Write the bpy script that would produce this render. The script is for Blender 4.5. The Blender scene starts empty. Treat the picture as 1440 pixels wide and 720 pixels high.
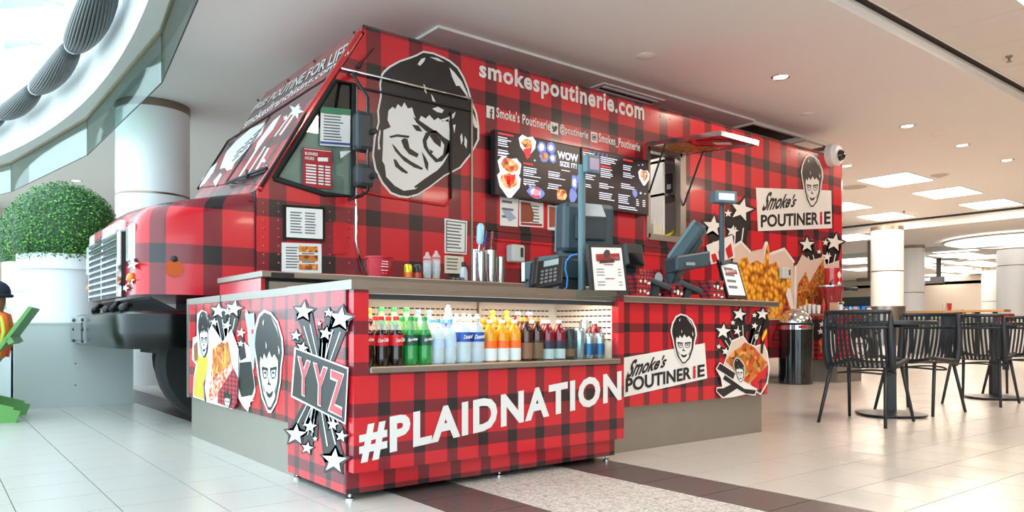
import bpy, bmesh, math, random
from mathutils import Vector, Matrix
from mathutils.geometry import tessellate_polygon

random.seed(7)
R = math.radians
scn = bpy.context.scene
COL = scn.collection

# ---------------------------------------------------------------- camera, world, exposure
FPX, HORIZON, CAM_H, YAW = 1045.0, 463.0, 0.72, R(51.84)
cam_data = bpy.data.cameras.new('camera')
cam_data.sensor_width = 36.0
cam_data.lens = FPX / 1440 * 36
cam_data.shift_y = (HORIZON - 360) / 1440
cam_data.clip_end = 300
cam = bpy.data.objects.new('camera', cam_data)
cam.location = (0, 0, CAM_H)
cam.rotation_euler = (R(90), 0, YAW - R(90))
COL.objects.link(cam)
scn.camera = cam

world = bpy.data.worlds.new('daylight')
scn.world = world
world.use_nodes = True
wbg = world.node_tree.nodes['Background']
wbg.inputs[0].default_value = (0.70, 0.91, 1.0, 1)
wbg.inputs[1].default_value = 3.8

scn.view_settings.view_transform = 'Standard'
scn.view_settings.look = 'None'
scn.view_settings.exposure = 0.04
scn.view_settings.gamma = 1.0
scn.view_settings.use_curve_mapping = False


def area_light(name, loc, size, power, col, rot=(0, 0, 0), parent=None, shape='RECTANGLE', spread=180):
    d = bpy.data.lights.new(name, 'AREA')
    d.shape = shape
    d.size = size[0]
    d.size_y = size[1]
    d.energy = power
    d.color = col
    d.spread = R(spread)
    o = bpy.data.objects.new(name, d)
    COL.objects.link(o)
    o.location = loc
    o.rotation_euler = rot
    if parent:
        o.parent = parent
        o.location = Vector(loc) - OFF[parent.name]
    return o


WARM = (1.0, 0.80, 0.62)

# ---------------------------------------------------------------- helpers
SX, CX = math.sin(YAW), math.cos(YAW)
OFF = {}


def ray(x, y):
    r = (x - 720) / FPX
    return Vector((r * SX + CX, -r * CX + SX, (HORIZON - y) / FPX))


EYE = Vector((0, 0, CAM_H))


class Plane:
    """a real plane in the room; at() gives the point of it seen at a pixel of the photograph"""
    def __init__(s, p, n):
        s.p, s.n = Vector(p), Vector(n).normalized()

    def at(s, x, y, off=0.0):
        d = ray(x, y)
        q = s.p + s.n * off
        t = (q - EYE).dot(s.n) / d.dot(s.n)
        return EYE + d * t


def floor_at(x, y, z=0.0):
    return Plane((0, 0, z), (0, 0, 1)).at(x, y)


class MB:
    def __init__(s):
        s.v, s.f, s.mi, s.cur = [], [], [], 0

    def add(s, vs, fs):
        b = len(s.v)
        s.v.extend(Vector(q) for q in vs)
        for f in fs:
            s.f.append([i + b for i in f])
            s.mi.append(s.cur)
        return s

    def box(s, x0, x1, y0, y1, z0, z1):
        return s.add([(x0, y0, z0), (x1, y0, z0), (x1, y1, z0), (x0, y1, z0), (x0, y0, z1), (x1, y0, z1), (x1, y1, z1), (x0, y1, z1)],
                     [(3, 2, 1, 0), (4, 5, 6, 7), (0, 1, 5, 4), (1, 2, 6, 5), (2, 3, 7, 6), (3, 0, 4, 7)])

    def obox(s, c, ax, ay, az):
        c, ax, ay, az = map(Vector, (c, ax, ay, az))
        vs = [c + i * ax + j * ay + k * az for k in (-1, 1) for i, j in ((-1, -1), (1, -1), (1, 1), (-1, 1))]
        return s.add(vs, [(3, 2, 1, 0), (4, 5, 6, 7), (0, 1, 5, 4), (1, 2, 6, 5), (2, 3, 7, 6), (3, 0, 4, 7)])

    def bar(s, p0, p1, w, h, up=(0, 0, 1)):
        p0, p1 = Vector(p0), Vector(p1)
        d = (p1 - p0)
        u = Vector(up)
        side = d.cross(u)
        if side.length < 1e-6:
            side = d.cross(Vector((1, 0, 0)))
        side.normalize()
        u = side.cross(d).normalized()
        return s.obox((p0 + p1) / 2, d / 2, side * w / 2, u * h / 2)

    def tube(s, pts, r, n=8, caps=True):
        pts = [Vector(p) for p in pts]
        m = len(pts)
        rs = r if isinstance(r, (list, tuple)) else [r] * m
        vs, prev = [], None
        for i, p in enumerate(pts):
            d = (pts[min(i + 1, m - 1)] - pts[max(i - 1, 0)])
            if d.length < 1e-9:
                d = Vector((0, 0, 1))
            d.normalize()
            if prev is None:
                a = d.orthogonal().normalized()
            else:
                a = prev - d * prev.dot(d)
                a = a.normalized() if a.length > 1e-6 else d.orthogonal().normalized()
            prev = a
            b = d.cross(a)
            vs += [p + (a * math.cos(2 * math.pi * k / n) + b * math.sin(2 * math.pi * k / n)) * rs[i] for k in range(n)]
        fs = [(i * n + k, i * n + (k + 1) % n, (i + 1) * n + (k + 1) % n, (i + 1) * n + k) for i in range(m - 1) for k in range(n)]
        if caps:
            fs += [tuple(range(n))[::-1], tuple((m - 1) * n + k for k in range(n))]
        return s.add(vs, fs)

    def lathe(s, prof, c=(0, 0, 0), n=20, caps=True):
        c = Vector(c)
        vs = [c + Vector((r * math.cos(2 * math.pi * k / n), r * math.sin(2 * math.pi * k / n), z)) for r, z in prof for k in range(n)]
        m = len(prof)
        fs = [(i * n + k, i * n + (k + 1) % n, (i + 1) * n + (k + 1) % n, (i + 1) * n + k) for i in range(m - 1) for k in range(n)]
        if caps:
            fs += [tuple(range(n))[::-1], tuple((m - 1) * n + k for k in range(n))]
        return s.add(vs, fs)

    def poly(s, pts, holes=()):
        loops = [[Vector(p) for p in pts]] + [[Vector(p) for p in h] for h in holes]
        flat = [p for l in loops for p in l]
        return s.add(flat, [t for t in tessellate_polygon(loops)])

    def slab(s, pts, d, holes=()):
        """flat polygon given thickness by the vector d"""
        d = Vector(d)
        loops = [[Vector(p) for p in pts]] + [[Vector(p) for p in h] for h in holes]
        flat = [p for l in loops for p in l]
        tris = list(tessellate_polygon(loops))
        s.add(flat, tris)
        s.add([p + d for p in flat], [t[::-1] for t in tris])
        for l in loops:
            m = len(l)
            s.add(l + [p + d for p in l], [(i, (i + 1) % m, m + (i + 1) % m, m + i) for i in range(m)])
        return s

    def grid(s, fn, nu, nv, wrap=False):
        vs = [fn(i / nu, j / nv) for i in range(nu + 1) for j in range(nv + 1)]
        fs = [(i * (nv + 1) + j, (i + 1) * (nv + 1) + j, (i + 1) * (nv + 1) + j + 1, i * (nv + 1) + j + 1) for i in range(nu) for j in range(nv)]
        return s.add(vs, fs)

    def ball(s, c, rx, ry=None, rz=None, nu=16, nv=10):
        ry = rx if ry is None else ry
        rz = rx if rz is None else rz
        c = Vector(c)
        vs = [c + Vector((0, 0, rz))]
        for j in range(1, nv):
            a = math.pi * j / nv
            vs += [c + Vector((rx * math.sin(a) * math.cos(2 * math.pi * i / nu), ry * math.sin(a) * math.sin(2 * math.pi * i / nu), rz * math.cos(a))) for i in range(nu)]
        vs.append(c - Vector((0, 0, rz)))
        fs = [(0, 1 + i, 1 + (i + 1) % nu) for i in range(nu)]
        for j in range(nv - 2):
            fs += [(1 + j * nu + i, 1 + (j + 1) * nu + i, 1 + (j + 1) * nu + (i + 1) % nu, 1 + j * nu + (i + 1) % nu) for i in range(nu)]
        L = len(vs) - 1
        fs += [(L, 1 + (nv - 2) * nu + (i + 1) % nu, 1 + (nv - 2) * nu + i) for i in range(nu)]
        return s.add(vs, fs)

    def mesh(s, name, mats):
        me = bpy.data.meshes.new(name)
        me.from_pydata([tuple(v) for v in s.v], [], s.f)
        for m in (mats if isinstance(mats, (list, tuple)) else [mats]):
            me.materials.append(m)
        if any(s.mi):
            me.polygons.foreach_set('material_index', s.mi)
        return me

    def build(s, name, mats, parent=None, smooth=False, bevel=0.0, label=None, cat=None, group=None, kind=None, local=False, fix=True):
        if parent is not None and not local:
            o = OFF[parent.name]
            if o.length > 0:
                s.v = [v - o for v in s.v]
        me = s.mesh(name, mats)
        if fix:
            bm = bmesh.new()
            bm.from_mesh(me)
            bmesh.ops.recalc_face_normals(bm, faces=bm.faces)
            bm.to_mesh(me)
            bm.free()
        if smooth:
            me.polygons.foreach_set('use_smooth', [True] * len(me.polygons))
            if smooth != 'all':
                me.set_sharp_from_angle(angle=R(38))
        ob = bpy.data.objects.new(name, me)
        COL.objects.link(ob)
        OFF[ob.name] = OFF[parent.name].copy() if parent is not None else Vector()
        if parent is not None:
            ob.parent = parent
        if bevel:
            md = ob.modifiers.new('bevel', 'BEVEL')
            md.width = bevel
            md.segments = 2
            md.limit_method = 'ANGLE'
            md.angle_limit = R(40)
        tag(ob, label, cat, group, kind)
        return ob


def tag(o, label=None, cat=None, group=None, kind=None):
    if label:
        o['label'] = label
    if cat:
        o['category'] = cat
    if group:
        o['group'] = group
    if kind:
        o['kind'] = kind
    return o


def thing(name, label, cat, loc=(0, 0, 0), rotz=0.0, group=None, kind=None):
    o = bpy.data.objects.new(name, None)
    o.empty_display_size = 0.1
    COL.objects.link(o)
    o.location = loc
    o.rotation_euler = (0, 0, rotz)
    OFF[o.name] = Vector(loc)
    return tag(o, label, cat, group, kind)


def copy_tree(o, parent=None):
    c = o.copy()
    COL.objects.link(c)
    c.parent = parent
    OFF[c.name] = OFF[o.name].copy()
    for ch in list(o.children):
        copy_tree(ch, c)
    return c


def place(proto, loc, rotz=0.0, label=None, group=None, used=set()):
    o = proto if proto.name not in used else copy_tree(proto)
    used.add(proto.name)
    o.location = loc
    o.rotation_euler = (0, 0, rotz)
    if label:
        o['label'] = label
    if group:
        o['group'] = group
    return o


# ---------------------------------------------------------------- materials
def lin(c):
    if isinstance(c, str):
        c = [int(c[i:i + 2], 16) for i in (0, 2, 4)]
        c = [q / 255 for q in c]
    return tuple((q / 12.92 if q <= .04045 else ((q + .055) / 1.055) ** 2.4) for q in c) + (1.0,)


MATS = {}


def mat(name, col, rough=0.5, metal=0.0, emit=0.0, trans=0.0, coat=0.0, vary=0.06, scale=9.0, bump=0.0, bscale=60.0, stretch=None, alpha=1.0, spec=0.5, sheen=0.0):
    if name in MATS:
        return MATS[name]
    m = bpy.data.materials.new(name)
    m.use_nodes = True
    nt = m.node_tree
    b = nt.nodes['Principled BSDF']
    b.inputs['Roughness'].default_value = rough
    b.inputs['Metallic'].default_value = metal
    b.inputs['Transmission Weight'].default_value = trans
    b.inputs['Coat Weight'].default_value = coat
    b.inputs['Coat Roughness'].default_value = 0.08
    b.inputs['Alpha'].default_value = alpha
    b.inputs['Specular IOR Level'].default_value = spec
    c = lin(col)
    if emit:
        b.inputs['Emission Color'].default_value = c
        b.inputs['Emission Strength'].default_value = emit
    tc = nt.nodes.new('ShaderNodeTexCoord')
    mp = nt.nodes.new('ShaderNodeMapping')
    if stretch:
        mp.inputs['Scale'].default_value = stretch
    nt.links.new(tc.outputs['Object'], mp.inputs[0])
    nz = nt.nodes.new('ShaderNodeTexNoise')
    nz.inputs['Scale'].default_value = scale
    nz.inputs['Detail'].default_value = 4
    nt.links.new(mp.outputs[0], nz.inputs['Vector'])
    rp = nt.nodes.new('ShaderNodeMixRGB')
    rp.inputs[1].default_value = tuple(q * (1 - vary) for q in c[:3]) + (1,)
    rp.inputs[2].default_value = tuple(min(1, q * (1 + vary)) for q in c[:3]) + (1,)
    nt.links.new(nz.outputs['Fac'], rp.inputs[0])
    nt.links.new(rp.outputs[0], b.inputs['Base Color'])
    if bump:
        n2 = nt.nodes.new('ShaderNodeTexNoise')
        n2.inputs['Scale'].default_value = bscale
        nt.links.new(mp.outputs[0], n2.inputs['Vector'])
        bp = nt.nodes.new('ShaderNodeBump')
        bp.inputs['Strength'].default_value = bump
        bp.inputs['Distance'].default_value = 0.01
        nt.links.new(n2.outputs['Fac'], bp.inputs['Height'])
        nt.links.new(bp.outputs[0], b.inputs['Normal'])
    MATS[name] = m
    return m


def math_node(nt, op, a, b=None):
    n = nt.nodes.new('ShaderNodeMath')
    n.operation = op
    for i, q in enumerate((a, b)):
        if q is None:
            continue
        if isinstance(q, (int, float)):
            n.inputs[i].default_value = q
        else:
            nt.links.new(q, n.inputs[i])
    return n.outputs[0]


PL_RED, PL_MID, PL_BLK = 'C8202B', '781F29', '231D20'


def plaid(name, ua, u0, v0, period, width=0.333, rough=0.26, coat=0.25, va=(0, 0, 1), dull=0.0, vperiod=None):
    """buffalo check: u = ua . position, v = va . position"""
    m = bpy.data.materials.new(name)
    m.use_nodes = True
    nt = m.node_tree
    b = nt.nodes['Principled BSDF']
    b.inputs['Roughness'].default_value = rough
    b.inputs['Coat Weight'].default_value = coat
    b.inputs['Coat Roughness'].default_value = 0.06
    geo = nt.nodes.new('ShaderNodeNewGeometry')
    fac = []
    for axis, o, per in ((ua, u0, period), (va, v0, vperiod or period)):
        d = nt.nodes.new('ShaderNodeVectorMath')
        d.operation = 'DOT_PRODUCT'
        nt.links.new(geo.outputs['Position'], d.inputs[0])
        d.inputs[1].default_value = axis
        q = math_node(nt, 'DIVIDE', math_node(nt, 'SUBTRACT', d.outputs['Value'], o), per)
        q = math_node(nt, 'FRACT', q)
        fac.append(math_node(nt, 'LESS_THAN', q, width))
    s = math_node(nt, 'MULTIPLY', math_node(nt, 'ADD', fac[0], fac[1]), 0.5)
    cr = nt.nodes.new('ShaderNodeValToRGB')
    cr.color_ramp.interpolation = 'CONSTANT'
    e = cr.color_ramp.elements
    g = lin('8A8080')
    cs = [tuple(a * (1 - dull) + bb * dull for a, bb in zip(lin(c), g)) for c in (PL_RED, PL_MID, PL_BLK)]
    e[0].position, e[0].color = 0.0, cs[0]
    e[1].position, e[1].color = 0.25, cs[1]
    x = e.new(0.75)
    x.color = cs[2]
    nt.links.new(s, cr.inputs[0])
    nt.links.new(cr.outputs[0], b.inputs['Base Color'])
    return m


def clear_glass(name, tint, fres=0.5, rough=0.02, keep=0.92):
    m = bpy.data.materials.new(name)
    m.use_nodes = True
    nt = m.node_tree
    nt.nodes.remove(nt.nodes['Principled BSDF'])
    out = nt.nodes['Material Output']
    tr = nt.nodes.new('ShaderNodeBsdfTransparent')
    tr.inputs[0].default_value = lin(tint)
    gl = nt.nodes.new('ShaderNodeBsdfGlossy')
    gl.inputs['Roughness'].default_value = rough
    lw = nt.nodes.new('ShaderNodeLayerWeight')
    lw.inputs[0].default_value = fres
    mx = nt.nodes.new('ShaderNodeMixShader')
    f = math_node(nt, 'MINIMUM', math_node(nt, 'ADD', math_node(nt, 'MULTIPLY', lw.outputs['Fresnel'], 0.8), 1 - keep), 0.2)
    nt.links.new(f, mx.inputs[0])
    nt.links.new(tr.outputs[0], mx.inputs[1])
    nt.links.new(gl.outputs[0], mx.inputs[2])
    nt.links.new(mx.outputs[0], out.inputs[0])
    return m


def speckle(name, cols, scale, rough=0.3, dist=False):
    """voronoi cells coloured from a list: terrazzo, fries, print dots"""
    m = bpy.data.materials.new(name)
    m.use_nodes = True
    nt = m.node_tree
    b = nt.nodes['Principled BSDF']
    b.inputs['Roughness'].default_value = rough
    tc = nt.nodes.new('ShaderNodeTexCoord')
    vo = nt.nodes.new('ShaderNodeTexVoronoi')
    vo.inputs['Scale'].default_value = scale
    nt.links.new(tc.outputs['Object'], vo.inputs['Vector'])
    sep = nt.nodes.new('ShaderNodeSeparateColor')
    nt.links.new(vo.outputs['Color'], sep.inputs[0])
    cr = nt.nodes.new('ShaderNodeValToRGB')
    e = cr.color_ramp.elements
    while len(e) < len(cols):
        e.new(0.5)
    for i, c in enumerate(cols):
        e[i].position = i / (len(cols) - 1)
        e[i].color = lin(c)
    if dist:
        nt.links.new(math_node(nt, 'MULTIPLY', vo.outputs['Distance'], 1.25), cr.inputs[0])
    else:
        nt.links.new(sep.outputs[0], cr.inputs[0])
    nt.links.new(cr.outputs[0], b.inputs['Base Color'])
    return m


M = dict(
    grout=mat('grout', '4E4945', 0.9),
    tile=mat('cream_tile', 'BFB9B2', 0.24, vary=0.03, scale=1.2, bump=0.02, bscale=300),
    tile_dark=speckle('dark_tile', ['4A4040', '584D4B', '625654'], 160, 0.3),
    terrazzo=speckle('terrazzo_tile', ['8F8781', 'C9C3BC', 'DAD5CF', 'BDB6AF', '9C948D'], 95, 0.3),
    ceiling=mat('ceiling_paint', 'F7F3F0', 0.9, vary=0.02, scale=0.4),
    ctile=mat('ceiling_tile', 'EDE6DF', 0.92, vary=0.03, scale=3, bump=0.05, bscale=200),
    cpanel=mat('ceiling_panel_paint', 'F4EEE9', 0.8, vary=0.02),
    dark_gap=mat('dark_gap', '3A332E', 0.8),
    white=mat('white_wall_paint', 'D6D8D8', 0.7, vary=0.015, scale=0.6),
    bulk=mat('bulkhead_grey', 'C7CBC8', 0.7, vary=0.02),
    column=mat('column_white', 'E6E6E6', 0.38, vary=0.02, scale=0.7),
    ring=mat('column_ring_bronze', '8C7C6C', 0.3, metal=0.8),
    gold=mat('baffle_rail_bronze', '8A7F63', 0.35, metal=0.6),
    glass=clear_glass('baffle_glass', 'D6E2DE', 0.12, keep=0.97),
    case_glass=clear_glass('case_glass', 'F2FAFA', 0.2, keep=0.97),
    cab_glass=clear_glass('cab_glass', 'EAF1EE', 0.3, keep=0.95),
    brown=mat('brown_fascia', '5C3A2C', 0.5),
    beige=mat('beige_wall', 'CDBFB1', 0.8, vary=0.03),
    steel=mat('brushed_steel', 'A39C95', 0.34, metal=0.95, vary=0.12, scale=30, stretch=(1, 1, 14)),
    steel_base=mat('satin_steel_kick', 'A29B92', 0.42, metal=0.75, vary=0.05, scale=6),
    chrome=mat('chrome', 'D9DCDD', 0.12, metal=1.0, vary=0.02),
    bumper=mat('bumper_black', '0B0C0D', 0.22, spec=0.35),
    black=mat('black_gloss', '101113', 0.12, coat=0.7),
    blackm=mat('black_matt', '191A1C', 0.5),
    rubber=mat('black_rubber', '141414', 0.75, bump=0.1),
    gray_dark=mat('charcoal_plastic', '2B3338', 0.45),
    pos=mat('petrol_grey_plastic', '2E4149', 0.4),
    pos_light=mat('petrol_grey_light', '57737C', 0.4),
    vinyl_white=mat('white_vinyl', 'E2DEDC', 0.3, vary=0.02),
    vinyl_black=mat('black_vinyl', '231F21', 0.3, vary=0.03),
    vinyl_red=mat('red_vinyl', 'C8202B', 0.3),
    red_paint=mat('red_gloss_paint', 'BE1C27', 0.18, coat=0.6),
    amber=mat('amber_lens', 'D87A1E', 0.2),
    paper=mat('paper_white', 'E6E4E2', 0.7, vary=0.03),
    paper_cream=mat('paper_cream', 'D8D2BE', 0.7),
    ink=mat('ink_grey', '6D6A6C', 0.7),
    ink_red=mat('ink_red', 'A52630', 0.7),
    green=mat('green_lounge_paint', '5E9A4C', 0.5, vary=0.04),
    pot=mat('white_planter', 'E3EAEC', 0.4, vary=0.015),
    planter_box=mat('grey_laminate', 'BFC6C3', 0.5, vary=0.02, scale=2),
    lamp=mat('lamp_diffuser', 'FFF8EE', 0.5, emit=3.5),
    lamp_oval=mat('oval_diffuser', 'FFF8EE', 0.5, emit=1.5),
    lamp_soft=mat('downlight_lens', 'FFF6EA', 0.4, emit=5.0),
    fries=speckle('fries_print', ['F8D578', 'F0B43E', 'E39A2A', 'C47418', '8A480E'], 13, 0.35, dist=True),
    fries_small=speckle('fries_print_small', ['7A2F10', 'B85A1C', 'D8892A', 'E8B45A', 'C2421E'], 34, 0.35),
    meat=speckle('loaded_fries_print', ['6E260F', 'A8471A', 'CF7B2A', '8A8A3A', 'C4391E', 'E0A050', '7A2F12'], 30, 0.35),
    sauce=speckle('sauce_print', ['E9E0DA', 'C23A2C', 'D9802E', 'E9E0DA'], 45, 0.35),
    kraft=mat('paper_box_print', 'D3B9AC', 0.35),
    yellow=mat('yellow_print', 'C9B33A', 0.4),
    teal_print=mat('fork_print', 'AECFD0', 0.35),
)
k_t = 5.75 / 5.45
YT = 5.75
M['plaid_truck'] = plaid('plaid_truck', (1, 0, 0), 2.937, 1.601, 0.4189)
M['plaid_hood'] = plaid('plaid_hood', (1, -1, 0), 1.617 - 5.8, 1.205, 0.425, 0.34)
M['plaid_screen'] = plaid('plaid_windscreen', (0, 1, 0), 5.9, 1.9, 0.36, 0.4, rough=0.25, dull=0.3)
M['plaid_front'] = plaid('plaid_counter_front', (1, 0, 0), 1.492, 0.181, 0.1725, 0.33)
M['plaid_kick'] = plaid('plaid_kick', (1, 0, 0), 1.545, -0.005, 0.1725, 0.33)
M['plaid_side'] = plaid('plaid_counter_side', (0, 1, 0), 3.187, 0.065, 0.1755, 0.3)
M['plaid_right'] = plaid('plaid_counter_right', (1, 0, 0), 3.163, 0.355, 0.1705, 0.3, vperiod=0.174)
M['plaid_tiny'] = plaid('plaid_tiny', (1, 0.4, 0), 0, 0, 0.026, 0.4, rough=0.5, coat=0.0)
M['plaid_mid'] = plaid('plaid_mid', (0.9, 0.5, 0), 0, 0, 0.07, 0.38, rough=0.4, coat=0.1)


# ---------------------------------------------------------------- prints and lettering
def px_poly(pl, pts, off):
    return [pl.at(x, y, off) for x, y in pts]


def print_shape(name, pl, polys, m, parent, off=0.003):
    small = MB()
    for p in polys:
        ar = abs(sum(a[0] * b[1] - b[0] * a[1] for a, b in zip(p, p[1:] + p[:1]))) / 2
        if ar > 45 or len(polys) == 1:
            MB().poly(px_poly(pl, p, off)).build(name, m, parent, fix=False)
        else:
            small.poly(px_poly(pl, p, off))
    if small.f:
        small.build(name, m, parent, fix=False, kind='stuff')


def star(cx, cy, r, rot=0.2, sx=1.0, k=0.42):
    return [(cx + sx * r * (1 if i % 2 == 0 else k) * math.sin(rot + i * math.pi / 5), cy - r * (1 if i % 2 == 0 else k) * math.cos(rot + i * math.pi / 5)) for i in range(10)]


def burst(pl, stars, origin, parent, off=0.003, rays=True):
    """white stars with black shadows streaming from an origin point of the print"""
    a, w, c = [], [], []
    for (x, y, r, rot) in stars:
        a.append(star(x, y, r * 1.28, rot, 1.0, 0.55))
        dx, dy = origin[0] - x, origin[1] - y
        L = math.hypot(dx, dy) or 1
        nx, ny = -dy / L, dx / L
        q = 0.75
        a.append([(x + nx * r * .8, y + ny * r * .8), (x - nx * r * .8, y - ny * r * .8), (x + dx * q - nx * r * .5, y + dy * q - ny * r * .5), (x + dx * q + nx * r * .5, y + dy * q + ny * r * .5)])
        if rays and r > 7:
            for e in (-.35, .3):
                c.append([(x + nx * r * e + dx * .2, y + ny * r * e + dy * .2), (x + nx * r * (e + .1) + dx * .2, y + ny * r * (e + .1) + dy * .2), (x + nx * r * (e * .6 + .06) + dx * q, y + ny * r * (e * .6 + .06) + dy * q), (x + nx * r * e * .6 + dx * q, y + ny * r * e * .6 + dy * q)])
        w.append(star(x, y, r, rot))
    print_shape('star_shadow_print', pl, a, M['vinyl_black'], parent, off)
    if c:
        print_shape('speed_line_print', pl, c, M['vinyl_white'], parent, off + 0.0015)
    print_shape('star_print', pl, w, M['vinyl_white'], parent, off + 0.0025)


FACE_BLACK = [(.02, .60), (.0, .68), (.06, .82), (.2, .95), (.38, 1.0), (.6, .97), (.82, .88), (.97, .72), (1, .58), (.93, .44), (.9, .3), (.76, .1), (.56, 0), (.44, 0), (.24, .14), (.12, .36), (.08, .48)]
FACE_WHITE = [(.17, .48), (.2, .55), (.28, .51), (.33, .58), (.43, .52), (.53, .6), (.62, .53), (.72, .57), (.85, .5), (.83, .32), (.71, .12), (.55, .03), (.45, .03), (.28, .17), (.18, .37)]
FACE_INK = [[(.24, .445), (.46, .43), (.46, .40), (.24, .415)], [(.55, .43), (.79, .445), (.79, .415), (.55, .40)],
            [(.24, .43), (.28, .43), (.31, .34), (.28, .33)], [(.43, .42), (.46, .42), (.44, .34), (.41, .34)], [(.55, .42), (.58, .42), (.6, .34), (.57, .34)], [(.76, .43), (.79, .43), (.75, .33), (.72, .34)],
            [(.3, .335), (.42, .335), (.4, .32), (.31, .32)], [(.59, .335), (.72, .335), (.71, .32), (.6, .32)],
            [(.32, .39), (.4, .395), (.38, .37), (.33, .365)], [(.62, .395), (.71, .39), (.7, .365), (.63, .37)],
            [(.5, .38), (.47, .29), (.43, .26), (.57, .25), (.56, .27), (.5, .28)], [(.36, .2), (.5, .165), (.66, .2), (.6, .14), (.5, .12), (.42, .14)],
            [(.26, .28), (.32, .2), (.3, .17)], [(.77, .28), (.7, .18), (.73, .17)]]
FACE_SHINE = [[(.62, .95), (.8, .86), (.92, .72), (.84, .8), (.72, .88)], [(.3, .9), (.36, .93), (.33, .86)], [(.4, .7), (.44, .66), (.41, .62)], [(.86, .66), (.92, .6), (.88, .56)]]


def face_emblem(pl, quad, parent, off=0.004, outline=True):
    """portrait badge of the shop sign; quad = bl, br, tr, tl pixels"""
    bl, br, tr, tl = quad

    def mp(u, v):
        return (bl[0] * (1 - u) * (1 - v) + br[0] * u * (1 - v) + tr[0] * u * v + tl[0] * (1 - u) * v,
                bl[1] * (1 - u) * (1 - v) + br[1] * u * (1 - v) + tr[1] * u * v + tl[1] * (1 - u) * v)
    if outline:
        print_shape('emblem_outline', pl, [[mp(.5 + (u - .5) * 1.13, .5 + (v - .5) * 1.06) for u, v in FACE_BLACK]], M['vinyl_white'], parent, off)
    print_shape('emblem_hair', pl, [[mp(*q) for q in FACE_BLACK]], M['vinyl_black'], parent, off + .001)
    print_shape('emblem_face', pl, [[mp(*q) for q in FACE_WHITE]] + [[mp(*q) for q in p] for p in FACE_SHINE], M['vinyl_white'], parent, off + .002)
    print_shape('emblem_features', pl, [[mp(*q) for q in p] for p in FACE_INK], M['vinyl_black'], parent, off + .003)


TEXT_CACHE = {}


def text_mesh(s, bold=0.0, shear=0.0, gap=1.0):
    key = (s, bold, shear, gap)
    if key not in TEXT_CACHE:
        c = bpy.data.curves.new('lettering', 'FONT')
        c.body = s
        c.offset = bold
        c.shear = shear
        c.space_character = gap
        c.resolution_u = 3
        o = bpy.data.objects.new('lettering', c)
        COL.objects.link(o)
        bpy.context.view_layer.update()
        me = bpy.data.meshes.new_from_object(o.evaluated_get(bpy.context.evaluated_depsgraph_get()))
        vs = [v.co.copy() for v in me.vertices]
        fs = [tuple(p.vertices) for p in me.polygons]
        bpy.data.objects.remove(o)
        bpy.data.curves.remove(c)
        bpy.data.meshes.remove(me)
        x0, x1 = min(v.x for v in vs), max(v.x for v in vs)
        y0, y1 = min(v.y for v in vs), max(v.y for v in vs)
        TEXT_CACHE[key] = ([((v.x - x0) / (x1 - x0), (v.y - y0) / (y1 - y0)) for v in vs], fs)
    return TEXT_CACHE[key]


def lettering3(s, corners, m, parent, bold=0.0, shear=0.0, name='lettering', local=False, gap=1.0):
    """text filling the quad bl, br, tr, tl given in 3-D"""
    uv, fs = text_mesh(s, bold, shear, gap)
    bl, br, tr, tl = map(Vector, corners)
    b = MB()
    b.add([bl * (1 - u) * (1 - v) + br * u * (1 - v) + tr * u * v + tl * (1 - u) * v for u, v in uv], fs)
    return b.build(name, m, parent, fix=False, local=local)


def lettering(s, pl, quad, m, parent, bold=0.0, shear=0.0, off=0.004, name='lettering', gap=1.0):
    return lettering3(s, [pl.at(x, y, off) for x, y in quad], m, parent, bold, shear, name, False, gap)


def arc_x(y):
    return 1.66 - (y - 9.5) ** 2 / 52.0

# ================================================================ SETTING: floor
TS = 0.3335
GX0, GY0 = 1.608, 1.352
fl = MB().box(-9, 62, -7, 36, -0.12, -0.006).build('floor', M['grout'], None, kind='structure')
far = MB()
far.box(16.3, 62, -7, 36, -0.006, -0.0005)
far.box(-9, 16.29, 17, 36, -0.006, -0.0005)
far.build('far_paving', M['tile'], fl)


def to_px(p):
    p = Vector(p)
    r, f = p.x * SX - p.y * CX, p.x * CX + p.y * SX
    if f < 0.2:
        return None
    return (720 + FPX * r / f, HORIZON - FPX * (p.z - CAM_H) / f, f)


tiles = []
for i in range(-29, 45):
    for j in range(-22, 48):
        x0, y0 = GX0 + i * TS, GY0 + j * TS
        if x0 > 16.2 or x0 < -8.5 or y0 > 16.9 or y0 < -6:
            continue
        kind = 'tile'
        if i in (0, 3):
            kind = 'tile_dark'
        elif i in (1, 2):
            kind = 'terrazzo'
        c = to_px((x0 + TS / 2, y0 + TS / 2, 0))
        hidden = (1.4 < x0 < 4.3 and 2.9 < y0 < 5.3) or (x0 > 2.9 and y0 > 5.8 and x0 < 10.4 and y0 < 8)
        seen = c and -20 < c[0] < 1460 and c[1] < 740 and not hidden
        tiles.append((c[2] if seen else 999, x0, y0, kind))
tiles.sort()
tile_mesh = {}
for kd in ('tile', 'tile_dark', 'terrazzo'):
    tile_mesh[kd] = MB().box(0, TS - 0.0045, 0, TS - 0.0045, -0.006, 0).mesh('floor_tile', M[kd])
for d, x0, y0, kd in tiles[:300]:
    o = bpy.data.objects.new('tile', tile_mesh[kd])
    COL.objects.link(o)
    o.location = (x0, y0, 0)
    o.parent = fl
rest = MB()
KI = {'tile': 0, 'tile_dark': 1, 'terrazzo': 2}
for d, x0, y0, kd in tiles[300:]:
    rest.cur = KI[kd]
    rest.box(x0, x0 + TS - 0.0035, y0, y0 + TS - 0.0035, -0.006, 0)
rest.build('tile_field', [M['tile'], M['tile_dark'], M['terrazzo']], fl, kind='stuff', fix=False)

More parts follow.
